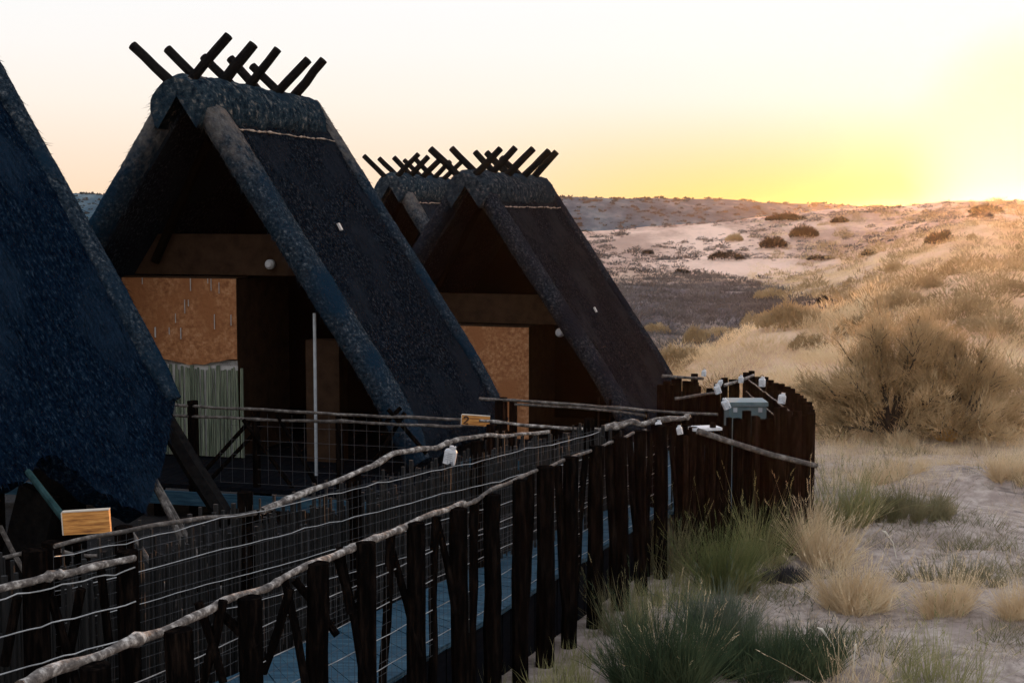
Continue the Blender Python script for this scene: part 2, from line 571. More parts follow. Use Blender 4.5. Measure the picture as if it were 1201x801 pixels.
mb.grid(hill_fn, 240, 40)
tag(mb.build('hill', M['hill'], smooth=True), 'long blue grey scrub covered hill on the horizon', 'hill', kind='structure')
mb = MB()
for i in range(3800):
    u, v = random.random(), random.uniform(.08, .70)
    p = Vector(hill_fn(u, v))
    s = random.uniform(.35, 1.0)
    for k in range(7):
        q = p + Vector((random.uniform(-s, s), random.uniform(-.5, .5), random.uniform(-.1, s * .25)))
        mb.blade(q, q + Vector((random.uniform(-.5, .5) * s, random.uniform(-.3, .3), s * random.uniform(.3, .8))), s * .9, seg=1, face=Vector((1, .3, 0)))
tag(mb.build('distant_scrub', M['far_scrub']), 'dark scrub dotted over the far blue hill', 'scrub', kind='stuff')

# haze box
hz = MB().box((0, 300, -1.8), (1500, 1300, 22.6))
hm = bpy.data.materials.new('haze')
hm.use_nodes = True
t = hm.node_tree
for n in list(t.nodes):
    if n.type != 'OUTPUT_MATERIAL': t.nodes.remove(n)
pv = t.nodes.new('ShaderNodeVolumePrincipled')
pv.inputs['Color'].default_value = (1.0, .80, .60, 1)
pv.inputs['Density'].default_value = .0001
pv.inputs['Anisotropy'].default_value = .90
t.links.new(pv.outputs[0], [n for n in t.nodes if n.type == 'OUTPUT_MATERIAL'][0].inputs['Volume'])
tag(hz.build('haze', hm), kind='stuff')


# ------------------------------------------------------------------ huts
def make_hut(name, loc, az, label, H=5.0, W=3.12, Ln=4.3, bottom=None, panel=(-1.6, .2, 2.54), beam=(2.58, 3.16), reeds=True,
             pipe=True, lamp=None, ridge_poles=True, tag_pos=None, full=True, thatch='thatch_slate', n_straw=9000):
    """local frame: x right, y along the ridge away from the front gable, z=0 at the hut floor, apex at z=H+.2"""
    root = empty(name, loc, -az, label, 'hut')
    zt = H + .2
    S = math.hypot(H, W)

    def prof(s, side):                       # point on the roof plane, s metres down the slope
        t = s / S
        x = W * t - .30 * max(0, t - .72) ** 2 * 6
        return Vector((side * x, 0, zt - H * t))
    nrm_ = {1: Vector((H, 0, W)).normalized(), -1: Vector((-H, 0, W)).normalized()}
    for side in (1, -1):
        bt = bottom if (bottom and side == 1) else (lambda v: S)
        n = nrm_[side]
        sd = side * 13.7 + loc[0]

        def surf(u, v, off, amp):
            yv = -.05 + (Ln + .05) * v
            smax = bt(yv)
            s = .1 + (smax - .1) * u
            p = prof(s, side)
            k = amp * (noise.noise(Vector((s * .8, yv * .8, sd))) * .035 + noise.noise(Vector((s * 5, yv * 5, sd))) * .010 + noise.noise(Vector((s * 14, yv * 14, sd))) * .012)
            rag = 0
            if u > .999: rag = .05 * noise.noise(Vector((yv * 6, 0, sd))) + .03 * noise.noise(Vector((yv * 23, 1, sd)))
            p = p + n * (off + k)
            return Vector((p.x, yv, p.z + rag))
        b = MB()
        nu, nv = 90, 80
        if side == 1: b.grid(lambda u, v: surf(u, v, .06, 1), nu, nv)
        else: b.grid(lambda u, v: surf(u, 1 - v, .06, 1), nu, nv)
        b.grid(lambda u, v: surf(u, v, -.16, .3), 20, nv)
        b.grid(lambda u, v: surf(1.0, v, .06 - .22 * u, 1 - .7 * u), 3, nv)
        b.grid(lambda u, v: surf(u, 0.0, .06 - .22 * v, 1 - .7 * v), nu, 2)
        b.grid(lambda u, v: surf(u, 1.0, .06 - .22 * v, 1 - .7 * v), nu, 2)
        if n_straw:
            for i in range(n_straw):
                u, v = random.random() ** .9, random.random()
                if i < n_straw * .12: u = random.uniform(.955, 1.0)
                p = surf(u, v, .062, 1)
                d_ = (prof(2.0, side) - prof(1.0, side)).normalized() + Vector((0, random.gauss(0, .22), 0)) + n * random.uniform(.0, .07)
                wv = Vector((0, 1, 0)) + n * random.uniform(-.6, .6)
                b.blade(p - d_ * .05, p + d_ * random.uniform(.06, .26) * (.4 if u > .9 else 1), random.uniform(.006, .014), n * -.03, 2, wv)
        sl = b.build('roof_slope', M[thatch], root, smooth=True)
        # thick rolled thatch along both raking edges
        for (yc, ry, rn, oc) in ((.0, .29, .155, .03), (Ln - .02, .16, .11, .03)):
            smax = bt(min(max(yc, 0), Ln)) - .02
            b = MB()
            NU, NV = 130, 24

            def roll(u, v):
                s = .05 + (smax - .05) * u
                p = prof(s, side)
                th = 2 * math.pi * v
                c, q = math.cos(th), math.sin(th)
                c = math.copysign(abs(c) ** .75, c); q = math.copysign(abs(q) ** .75, q)
                k = 1 + .06 * noise.noise(Vector((s * 1.1, th, sd + yc))) + .05 * noise.noise(Vector((s * 6, c * 3, q * 3 + sd))) + .05 * noise.noise(Vector((s * 15, c * 6, q * 6 + sd)))
                taper = 1 - .25 * sstep(.93, 1.0, u)
                return p + n * (oc + rn * q * k * taper) + Vector((0, yc + ry * c * k * taper, 0))
            b.grid(roll, NU, NV)
            for uu in (0.0, 1.0):
                n0 = len(b.v)
                for j in range(NV): b.v.append(tuple(roll(uu, j / NV)))
                b.f.append(tuple(range(n0, n0 + NV)))
            for i in range(int(n_straw * .45)):
                u, v = random.random(), random.random()
                p = roll(u, v)
                o_ = (p - (prof(.05 + (smax - .05) * u, side) + Vector((0, yc, 0)))).normalized()
                d_ = ((prof(2.0, side) - prof(1.0, side)).normalized() * random.uniform(.3, 1.0) + Vector((random.gauss(0, .25), random.gauss(0, .18), random.gauss(0, .1)))).normalized() + o_ * random.uniform(.0, .10)
                b.blade(p - o_ * .01, p + d_ * random.uniform(.04, .12), random.uniform(.006, .014), None, 1, d_.cross(o_))
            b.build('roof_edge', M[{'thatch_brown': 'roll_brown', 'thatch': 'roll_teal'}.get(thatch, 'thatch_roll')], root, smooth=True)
    # ridge cap
    b = MB()
    y0, y1 = -.36, Ln - .12
    inner = [Vector((.42 * W / H, 0, zt - .64)), Vector((0, 0, zt - .22)), Vector((-.42 * W / H, 0, zt - .64))]
    sect = []
    for q in range(27):
        th = math.pi * (-.19 + 1.38 * q / 26)
        sect.append((math.cos(th) * .45, -.36 + math.sin(th) * .45))

    def capf(u, q):
        yv = y0 + (y1 - y0) * u
        x_, z_ = sect[q]
        k = 1 + .09 * noise.noise(Vector((yv * 1.3, q * .12, loc[0]))) + .07 * noise.noise(Vector((yv * 5, q * .35, loc[0]))) + .04 * noise.noise(Vector((yv * 13, q * .9, loc[0])))
        e = 1 - .16 * (sstep(.05, 0, u) + sstep(.95, 1, u))
        return Vector((x_ * k * e, yv, zt + (z_ + .36) * k * e - .36))
    NQ, NUc = 27, 90
    tot_ = NQ + 3
    for i in range(NUc + 1):
        for q in range(NQ): b.v.append(tuple(capf(i / NUc, q)))
        for p in reversed(inner): b.v.append((p.x, y0 + (y1 - y0) * i / NUc, p.z))
    for i in range(NUc):
        for q in range(tot_):
            q2 = (q + 1) % tot_
            b.f.append((i * tot_ + q, i * tot_ + q2, (i + 1) * tot_ + q2, (i + 1) * tot_ + q))
    for i in (0, NUc):
        n0 = len(b.v)
        b.v += [b.v[i * tot_ + q] for q in range(tot_)]
        b.f.append(tuple(n0 + q for q in range(tot_)))
    for i in range(int(n_straw * .35)):
        p = capf(random.random(), random.randrange(NQ))
        o_ = Vector((p.x, 0, p.z - zt + .4)).normalized()
        d_ = Vector((random.gauss(0, .5), random.gauss(0, .6), -.8)).normalized() + o_ * random.uniform(.05, .35)
        b.blade(p - o_ * .01, p + d_ * random.uniform(.05, .16), random.uniform(.006, .014), None, 1)
    b.build('ridge_cap', M['cap_brown' if thatch == 'thatch_brown' else 'cap'], root, smooth=True)
    for side in (1, -1):                       # mortar seam under the cap
        pts = []
        for i in range(60):
            yv = .3 + (Ln - .5) * i / 59
            p = prof(.80 + .03 * nz(yv * 3, side, loc[0]), side) + nrm_[side] * .09
            pts.append((p.x, yv, p.z))
        MB().tube(pts, [max(.002, .014 * (.7 + 1.6 * nz(i * .9, side, loc[0]))) for i in range(60)], 5, .4).build('mortar_seam', M['seam'], root)
    if ridge_poles:
        sp = [-.20, .72, 1.62, 2.60, 3.42]
        for i, yv in enumerate(sp):
            for side in (1, -1):
                yy = yv * Ln / 4.3 + (.02 if side == 1 else (-.06, .10, .26, .12, .25)[i])
                tip = Vector((side * random.uniform(.60, .74), yy + random.uniform(-.05, .05), zt + random.uniform(.46, .58)))
                base = Vector((-side * .30, yy, zt - .42))
                r = random.uniform(.068, .08)
                pts = [base.lerp(tip, q / 6) + Vector((random.uniform(-.008, .008), random.uniform(-.008, .008), 0)) for q in range(7)]
                MB().tube(pts, [r * (1 - .02 * q) for q in range(7)], 10, .12).build('ridge_pole', M['pole'], root)
    # gable
    if full:
        xs = lambda z: W * (1 - (z - .2) / H)
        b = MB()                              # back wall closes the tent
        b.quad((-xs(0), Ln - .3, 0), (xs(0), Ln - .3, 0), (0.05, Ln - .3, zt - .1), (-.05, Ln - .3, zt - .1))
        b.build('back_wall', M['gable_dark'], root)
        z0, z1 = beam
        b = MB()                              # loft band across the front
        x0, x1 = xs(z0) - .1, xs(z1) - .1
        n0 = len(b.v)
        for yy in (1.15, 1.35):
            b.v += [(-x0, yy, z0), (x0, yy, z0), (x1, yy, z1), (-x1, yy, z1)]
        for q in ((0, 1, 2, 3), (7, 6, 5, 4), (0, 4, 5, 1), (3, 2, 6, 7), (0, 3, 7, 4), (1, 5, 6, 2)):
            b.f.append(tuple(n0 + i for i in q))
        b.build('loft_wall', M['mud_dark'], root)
        # rafters framing the loft opening
        for side in (1, -1):
            MB().tube([(side * (xs(z1) - .22), 1.0, z1 - .4), (side * .10, 1.0, zt - .42)], .07, 8, .1).build('rafter', M['gable_dark'], root)
        p0, p1, pz = panel
        zb = 1.30 if reeds else 0.0
        b = MB()                              # mud front wall with a wavering lower edge
        nxp = 44
        bot = lambda x: zb + (.07 + .05 * math.sin((x - p0) * 4.2) + .02 * nz(x * 8, 3)) if reeds else 0.0
        for i in range(nxp + 1):
            x = p0 + (p1 - p0) * i / nxp
            for k in range(15):
                zz = bot(x) + (pz - bot(x)) * k / 14
                b.v.append((x, .85 + .012 * nz(x * 2.3, zz * 2.3, loc[1]), zz))
        for i in range(nxp):
            for k in range(14):
                a = i * 15 + k
                b.f.append((a, a + 15, a + 16, a + 1))
        wl = b.build('mud_wall', M['mud'], root, smooth=True)
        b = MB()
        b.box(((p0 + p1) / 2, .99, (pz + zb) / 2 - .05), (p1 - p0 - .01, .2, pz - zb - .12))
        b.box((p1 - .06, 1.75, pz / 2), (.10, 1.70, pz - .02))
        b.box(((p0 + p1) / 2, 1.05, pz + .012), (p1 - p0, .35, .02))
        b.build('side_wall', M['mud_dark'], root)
        if reeds:
            MB().box(((p0 + p1) / 2, .93, .70), (p1 - p0 - .03, .08, 1.38)).build('plaster_panel', M['plaster'], root)
            b = MB()
            x = p0 + .02
            while x < p1 + .10:
                r = random.uniform(.013, .026)
                zt2 = 1.28 + random.uniform(-.04, .05)
                xo = random.uniform(-.02, .02)
                b.tube([(x, .86, .02), (x + xo * .5, .855, .65), (x + xo, .86, zt2)], [r, r * 1.02, r * .9], 6, .15)
                x += r * 2.0 + random.choice((0, .006, .014, .024))
            b.build('reed_panel', M['reed'], root)
            # lime runs down the mud face
            for k in range(14):
                x = random.uniform(p0 + .1, p1 - .05)
                zz = pz - random.choice((.0, .0, .05, .3, .5, .7))
                hh = random.uniform(.06, .22)
                MB().box((x, .832, zz - hh / 2), (random.uniform(.006, .012), .012, hh)).build('lime_run', M['plaster'], root)
        if reeds: MB().box((1.45, 1.1, .85), (.5, .3, 1.7)).build('wall_pier', M['mud_dark'], root)
        if pipe:
            MB().tube([(1.78, -.05, .0), (1.78, -.05, 2.15)], .022, 8).build('steel_post', M['steel'], root)
        if lamp:
            b = MB()
            lx, ly, lz, lr = lamp
            b.tube([(lx, ly, lz), (lx, ly - .05, lz), (lx, ly - .09, lz)], [lr, lr, lr * .55], 14)
            b.build('wall_lamp', M['white'], root)
        # floor
        b = MB()
        x = -3.2
        while x < 3.1:
            b.box((x + .07, Ln / 2 - .55, -.03), (.132, Ln + 1.1, .06)); x += .142
        b.build('floor_deck', M['fascia'], root)
        b = MB()
        b.box((0, -1.14, -.17), (6.3, .05, .17))
        b.build('floor_beam', M['deck'], root)
        for fx in (-3, -1.5, 0, 1.5, 3):
            for fy in (-1.0, Ln - .3):
                MB().tube([(fx, fy, -.08), (fx, fy, -1.0)], .08, 8, .1).build('stilt', M['post'], root)
    if tag_pos:
        s_, yv = tag_pos
        p = prof(s_, 1) + nrm_[1] * .1
        b = MB()
        for k in range(1):
            b.box((p.x, yv, p.z), (.03, .06, .11), Matrix.Rotation(-.5, 3, 'Y'))
        b.build('mortar_patch', M['plaster'], root)
    return root


AZ2, AZ3 = R(16), R(19)
A2 = at(222, 85, 19.5)
make_hut('thatched_hut', (A2.x, A2.y, A2.z - 5.32), AZ2, 'large dark thatched A-frame hut with mud wall, reed screen and steel post', lamp=(.62, 1.1, 2.74, .07), tag_pos=(2.4, 1.7), W=3.35, Ln=3.85)
A3 = at(553, 198, 28)
make_hut('thatched_hut', (A3.x, A3.y, A3.z - 5.32), AZ3, 'smaller brown A-frame hut with orange mud wall and round white lamp', panel=(-1.6, .88, 2.22),
         beam=(2.27, 2.85), reeds=False, pipe=False, lamp=(1.45, 1.12, 2.12, .09), tag_pos=(3.3, 1.9), thatch='thatch_brown', W=3.42)
A4 = at(462, 202, 36)
make_hut('thatched_hut', (A4.x, A4.y, A4.z - 5.32), R(15), 'farthest thatched hut, only its roof top showing between the two others', pipe=False, n_straw=2500)

# hut 1: only the right roof slope is in view, its eave torn
AZ1 = R(16)
H1, W1, L1 = 8.0, 4.8, 5.6
h = Vector((math.cos(AZ1), -math.sin(AZ1), 0))
rd = Vector((math.sin(AZ1), math.cos(AZ1), 0))
dn = (h * W1 + Vector((0, 0, -H1))).normalized()
C1 = at(190, 452, 15.0)
S1 = math.hypot(H1, W1)
s_c = S1 * .66
apex = C1 - dn * s_c                 # far end of the ridge
pn = rd.cross(dn).normalized()
pts = []
for (px, py) in ((203, 452), (200, 480), (186, 545), (166, 606), (130, 590), (100, 572), (60, 536), (45, 541), (22, 566), (0, 572), (-60, 590)):
    q = at_plane(px, py, C1, pn) - apex
    pts.append((q.dot(rd) + L1, q.dot(dn)))
pts.sort()


def bottom1(v):
    if v <= pts[0][0]: return pts[0][1]
    for (a, sa), (b, sb) in zip(pts, pts[1:]):
        if v <= b: return sa + (sb - sa) * (v - a) / max(1e-6, b - a)
    return pts[-1][1]


print('hut1 bottom', [(round(a, 2), round(b, 2)) for a, b in pts])
o1 = apex - rd * L1
root1 = make_hut('thatched_hut', (o1.x, o1.y, apex.z - H1 - .2), AZ1, 'nearest hut, a steep blue black thatch slope with a torn lower edge', H=H1, W=W1, Ln=L1,
                 bottom=bottom1, ridge_poles=False, full=False, thatch='thatch', n_straw=9000)
inv1 = (Matrix.Translation(root1.location) @ Matrix.Rotation(-AZ1, 4, 'Z')).inverted()


def hut1_part(name, mat, pts_px, rad, sides=8):
    MB().tube([inv1 @ at(*p) for p in pts_px], rad, sides, .12).build(name, mat, root1)


hut1_part('roof_prop', M['pole'], [(180, 470, 15.3), (225, 545, 15.0), (268, 612, 14.7)], [.10, .105, .10], 6)
hut1_part('thin_prop', M['bark_grey'], [(180, 560, 14.2), (225, 640, 13.9), (270, 705, 13.6)], .028)
hut1_part('thin_prop', M['bark_grey'], [(183, 572, 13.9), (200, 605, 13.8), (215, 640, 13.7)], .03)
hut1_part('thin_prop', M['bark_grey'], [(155, 625, 12.6), (190, 682, 12.5), (216, 722, 12.4)], .02)
hut1_part('thin_prop', M['bark_grey'], [(0, 617, 12.4), (14, 645, 12.3), (40, 690, 12.2)], .022)
b = MB()
b.box(inv1 @ at(70, 606, 13.6), (.5, .12, .9)); b.box(inv1 @ at(32, 640, 13.2), (.4, .12, 1.1), Matrix.Rotation(.3, 3, 'Y'))
b.build('board_wall', M['pole'], root1)
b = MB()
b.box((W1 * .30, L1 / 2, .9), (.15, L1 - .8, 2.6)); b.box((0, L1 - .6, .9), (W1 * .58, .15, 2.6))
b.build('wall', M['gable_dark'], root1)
b = MB()
b.box((0.8, L1 / 2, -.4), (6.8, L1 + 3.4, .10)); b.build('floor_deck', M['fascia'], root1)
b = MB()
b.box((4.18, L1 / 2, -.85), (.06, L1 + 3.4, .75)); b.box((.8, -1.66, -.85), (6.7, .06, .75)); b.box((.8, L1 + 1.66, -.85), (6.7, .06, .75)); b.build('floor_skirt', M['fascia'], root1)


# ------------------------------------------------------------------ boardwalk and fences
def i_of(px): return (px - 210) / (106.3 - .0805 * px)
def zn(px): return 7.5 * (1 + .0805 * i_of(px))          # distance of the outer fence line at a photo column


near_px = [(113, 780), (210, 738), (293, 700), (372, 660), (429, 636), (488, 613), (537, 596), (577, 580), (610, 563), (640, 547), (670, 536), (700, 523), (727, 513), (750, 505), (775, 499), (800, 500)]
NA = Vector((at(113, 780, zn(113)).x, zn(113), 0))
NB = Vector((at(800, 500, zn(800)).x, zn(800), 0))
nd_ = (NB - NA).normalized()
nperp = Vector((-nd_.y, nd_.x, 0))                          # towards the deck
F0 = Vector((-3.3, 7.9, 0)); F1 = Vector((-2.45, 9.35, 0)); F2 = Vector((.85, 15.7, 0))
DZ = .62

b = MB()
k = 0
nseg = 92
for i in range(nseg):
    t0, t1 = i / nseg, (i + 1) / nseg - .0005
    def lerp2(t):
        a = (NA - nd_ * 2.6).lerp(NB + nd_ * .6, t) + nperp * .16
        if t < .25: c = F0.lerp(F1, t / .25) + Vector((.05, -.03, 0)) - (F1 - F0) * .3 * (1 - t / .25)
        else: c = F1.lerp(F2 + (F2 - F1) * .05, (t - .25) / .75) + Vector((.05, -.03, 0))
        return a, c
    a0, c0 = lerp2(t0); a1, c1 = lerp2(t1)
    zz = DZ + random.uniform(-.004, .004)
    n0 = len(b.v)
    for z in (zz, zz - .04):
        for p in (a0, a1, c1, c0): b.v.append((p.x, p.y, z))
    for q in ((0, 1, 2, 3), (7, 6, 5, 4), (0, 4, 5, 1), (1, 5, 6, 2), (2, 6, 7, 3), (3, 7, 4, 0)):
        b.f.append(tuple(n0 + i2 for i2 in q))
# the walk turns right behind the palisade
for i in range(30):
    y0 = 15.95 + i * .17
    x1_ = min(3.4, 1.75 + (y0 - 15.95) * 2.2)
    b.box(((1.2 + x1_) / 2, y0, DZ - .07), (x1_ - 1.2, .158, .04))
tag(b.build('boardwalk', M['deck']), 'raised blue grey plank boardwalk between two post fences', 'boardwalk', kind='structure')

# outer (near) fence
cen = Vector((NA.x, NA.y, 0))
outer = empty('post_fence', cen, 0, 'outer boardwalk fence of thick black posts with a pale bark top rail', 'fence')
tops = []
for j, (px, py) in enumerate(near_px):
    Y = zn(px)
    p = at(px, py, Y)
    tops.append(p)
    r = random.uniform(.064, .080)
    lean = Vector((random.uniform(-.03, .03), random.uniform(-.02, .02), 0))
    base = Vector((p.x, p.y, gz(p.x, p.y) - .15)) + lean
    q = [base.lerp(p, s / 7) + Vector((random.uniform(-.006, .006), random.uniform(-.006, .006), 0)) for s in range(8)]
    MB(cen).tube(q, [r * (1.06 - .015 * s) for s in range(8)], 10, .16).build('post', M['post'], outer)
# posts close behind, filling gaps as in the photo
for (px, py) in ((460, 622), (512, 606), (556, 590), (624, 556), (655, 546), (686, 530), (714, 522), (738, 512), (763, 505), (787, 500)):
    Y = zn(px) + .22
    p = at(px, py, Y)
    lean = Vector((random.uniform(-.12, .12), 0, 0))
    base = Vector((p.x, p.y, .05)) + lean
    r = random.uniform(.026, .042)
    MB(cen).tube([base.lerp(p, s / 5) + Vector((random.uniform(-.012, .012), 0, 0)) for s in range(6)], r, 8, .2).build('stake', M['post'], outer)
for (xa, ya, xb, yb) in ((232, 706, 262, 801), (262, 704, 236, 801), (332, 672, 358, 801), (340, 690, 308, 790), (398, 642, 425, 790), (458, 640, 492, 770), (395, 655, 410, 720),
                         (512, 606, 534, 720), (250, 712, 300, 760), (345, 680, 395, 745)):
    Y = zn((xa + xb) / 2) + .14
    MB(cen).tube([at(xa, ya, Y), at((xa + xb) / 2 + 2, (ya + yb) / 2, Y), at(xb, yb, Y - .05)], [.026, .028, .026], 7, .25).build('brace_stick', M['post'], outer)


def wobble(pts, n=6, amp=.012):
    out = []
    for a, c in zip(pts, pts[1:]):
        for s in range(n):
            out.append(a.lerp(c, s / n))
    out.append(pts[-1])
    sd = random.random() * 90
    res, dist = [], 0.0
    for i, p in enumerate(out):
        a, c = out[max(0, i - 1)], out[min(len(out) - 1, i + 1)]
        q = (a + p * 2 + c) / 4
        dist += (p - a).length if i else 0
        res.append(q + Vector((nz(dist * 2.2, sd), nz(dist * 2.2, sd + 7), nz(dist * 2.6, sd + 13))) * amp * 2.2)
    return res


def branch(parent, off, name, pp, r0, r1, mat, depth, n=5, amp=.010, rough=.18):
    pts = wobble([at(px, py, depth(px) if callable(depth) else depth + 0) if len(q) == 2 else at(*q) for q in pp for (px, py) in (q[:2],)], n, amp)
    m = len(pts)
    sd = random.random() * 90
    rad = []
    for i in range(m):
        r = (r0 + (r1 - r0) * i / (m - 1)) * (1 + .30 * nz(i * .23, sd) + .16 * nz(i * .8, sd))
        if random.random() < .06: r *= 1.35
        rad.append(r)
    MB(off).tube(pts, rad, 10, rough).build(name, mat, parent, smooth=True)


branch(outer, cen, 'top_rail', [(20, 806), (90, 777), (140, 757), (190, 741), (240, 719), (262, 705), (310, 690), (335, 676), (360, 664), (400, 648), (432, 634), (470, 622), (488, 608), (520, 599), (545, 589)],
       .027, .019, M['bark_pale'], lambda px: zn(px) + .12, 5, .010, .18)


branch(outer, cen, 'top_rail', [(540, 594), (560, 584), (600, 564), (640, 548), (672, 536), (715, 519), (760, 503)],
       .017, .014, M['bark_grey'], lambda px: zn(px) + .13, 5, .010, .18)


def wire(parent, off, P0, P1, z0, z1, r=.004, n=24, amp=.012, name='wire', mat=None):
    pts = []
    for i in range(n + 1):
        t = i / n
        p = P0.lerp(P1, t)
        pts.append(Vector((p.x, p.y, z0 + (z1 - z0) * t + (amp if i % 3 == 1 else 0) * random.uniform(-1, 1) - .012 * math.sin(math.pi * ((t * 5) % 1)))))
    MB(off).tube(pts, r, 5, 0).build(name, mat or M['wire'], parent, smooth=True)


def mesh_net(parent, off, P0, P1, z0, z1, sp=.075, r=.0013):
    b = MB(off)
    Ld = (P1 - P0).length
    nn = int(Ld / sp)
    dv = (P1 - P0) / nn
    for i in range(nn + 1):
        p = P0 + dv * i
        b.tube([(p.x, p.y, z0), (p.x, p.y, z1)], r, 3, 0, False)
    k = z0
    while k <= z1:
        b.tube([(P0.x, P0.y, k), (P1.x, P1.y, k)], r, 3, 0, False)
        k += sp * 1.15
    b.build('wire_mesh', M['net'], parent)


na, nb_ = NA + nperp * .10, NB + nperp * .10
zt_a, zt_b = EYE - 2.17, EYE - 2.33
for dz in (-.24, -.46, -.68, -.90):
    wire(outer, cen, na, nb_, zt_a + dz, zt_b + dz, .0036, 40, .010)
mesh_net(outer, cen, na, nb_, DZ + .02, zt_b - .1)
b = MB(cen)                                # dark boards closing the underside of the walk
m_ = 70
for i in range(m_):
    p = (NA - nd_ * 2.4).lerp(NB + nd_ * .3, i / m_) + nperp * .24
    b.box((p.x, p.y, .22 + random.uniform(-.03, .03)), (.03, .155, .66), Matrix.Rotation(-math.atan2(nd_.x, nd_.y), 3, 'Z'))
b.build('skirt_boards', M['fascia'], outer)

# inner (far) fence
f_px = [(60, 641), (130, 625), (205, 612), (290, 603), (306, 600), (345, 583), (380, 570), (412, 556), (440, 545), (462, 531), (492, 527), (512, 526), (524, 519), (545, 514), (570, 511), (600, 510), (645, 507)]
def zf(px):                                  # fence line from (-2.7,9.75) to (.376,14.2) and on
    a = (px - 600.5) / FP
    A, B = Vector((-2.7, 9.75)), Vector((.40, 14.25))
    dx, dy = B - A
    # X = a*Y ; A + t d
    t_ = (a * A.y - A.x) / (dx - a * dy)
    return A.y + t_ * dy


FA, FB = Vector((at(60, 641, zf(60)).x, zf(60), 0)), Vector((at(700, 500, zf(700)).x, zf(700), 0))
inner = empty('stick_fence', FA, 0, 'inner boardwalk fence with a crooked pale branch rail, wires and thin sticks', 'fence')
branch(inner, FA, 'top_rail', f_px[:4] + [(300, 601)], .015, .018, M['bark_grey'], zf, 5, .006)
branch(inner, FA, 'top_rail', f_px[4:], .025, .020, M['bark_pale'], zf, 5, .010)
fd = (FB - FA).normalized()
fper = Vector((fd.y, -fd.x, 0))             # towards the walk
for dz in (-.07, -.30, -.53, -.76):
    wire(inner, FA, FA + fper * .03, FB + fper * .03, EYE - 2.17 + dz, EYE - 2.20 + dz, .0038, 46, .016)
for px in (60, 145, 288, 415, 560, 690):
    Y = zf(px) + .09
    p = at(px, 620, Y)
    top = EYE - 2.16 + random.uniform(-.03, .06)
    MB(FA).tube([(p.x, p.y, -.2), (p.x + .01, p.y, .6), (p.x, p.y, top)], [.07, .066, .062], 10, .15).build('post', M['post'], inner)
b = MB(FA)
dist = 0.0
tot = (FB - FA).length
while dist < tot:
    p = FA + fd * dist - fper * random.uniform(.03, .07)
    le = random.uniform(-.04, .04)
    r = random.uniform(.006, .016)
    b.tube([(p.x, p.y, .25), (p.x + le, p.y, EYE - 2.25 - random.uniform(0, .25))], r, 5, .2)
    dist += random.uniform(.05, .13)
tag(b.build('thin_stick', M['reed_dark'], inner), kind='stuff')
mesh_net(inner, FA, FA + fper * .02, FB + fper * .02, DZ, EYE - 2.2)

# dark stick screens behind the inner fence
screen = empty('stick_screen', FA - fper * .40, 0, 'dense dark screen of upright sticks behind the inner fence', 'screen')
off = FA - fper * .40
b = MB(off)
dist = -3.0
while dist < tot + 1.0:
    p = off + fd * dist
    r = random.uniform(.010, .022)
    b.tube([(p.x, p.y, -.15), (p.x + random.uniform(-.02, .02), p.y, 1.58 + random.uniform(-.30, .08))], r, 5, .2)
    dist += r * 1.6 + random.choice((.0, .0, .004, .02))
b.build('sticks', M['reed_dark'], screen)
b = MB(off)
q0 = off - fd * 3 - fper * .08; q1 = off + fd * (tot + 1) - fper * .08
b.tube([(q0.x, q0.y, 1.0), (q1.x, q1.y, 1.0)], .025, 6, .1); b.tube([(q0.x, q0.y, .3), (q1.x, q1.y, .3)], .025, 6, .1)
b.build('cross_rail', M['post'], screen)

# short fence at lower left
lroot = at(0, 690, 8.3); lroot.z = 0
lf = empty('branch_fence', lroot, 0, 'short near fence with a thick grey branch rail ending at a black post', 'fence')
zl = lambda px: 8.3 + .72 * px / 160
branch(lf, lroot, 'top_rail', [(-80, 712), (0, 690), (35, 683), (60, 673), (75, 671), (110, 662), (160, 654)], .027, .021, M['bark_pale'], zl, 5, .008)
LA, LB = Vector((at(-80, 700, zl(-80)).x, zl(-80), 0)), Vector((at(158, 654, zl(158)).x, zl(158), 0))
for dz in (-.06, -.28, -.5):
    wire(lf, lroot, LA, LB, EYE - 2.17 + dz, EYE - 2.17 + dz, .005, 18, .012)
for px, w_ in ((150, .075), (42, .08)):
    Y = zl(px) + .1
    p = at(px, 700, Y)
    MB(lroot).tube([(p.x + .03, p.y, -.2), (p.x, p.y, .8), (p.x, p.y, EYE - 2.14 + (.12 if px == 42 else 0))], [w_, w_, w_ * .93], 10, .15).build('post', M['post'], lf)
for (xa, ya, xb, yb) in ((60, 700, 90, 801), (95, 690, 75, 801), (118, 668, 128, 760), (20, 700, 5, 780)):
    Y = zl(xa) + .12
    MB(lroot).tube([at(xa, ya, Y), at(xb, yb, Y)], .03, 7, .2).build('brace_stick', M['post'], lf)
# thin rails further in
zrr = 11.6
rr = at(0, 655, zrr); rr.z = 0
pr = empty('path_rail', rr, 0, 'thin dark branch rail along the path beside the nearest hut', 'railing')
branch(pr, rr, 'top_rail', [(-30, 660), (0, 656), (32, 647), (60, 642), (85, 650), (110, 652), (140, 648)], .018, .014, M['bark_grey'], zrr, 4, .006)
for px in (-8, 45, 100):
    p = at(px, 655, zrr + .06)
    MB(rr).tube([(p.x, p.y, -.1), (p.x, p.y, EYE - 2.78)], .05, 8, .15).build('post', M['post'], pr)

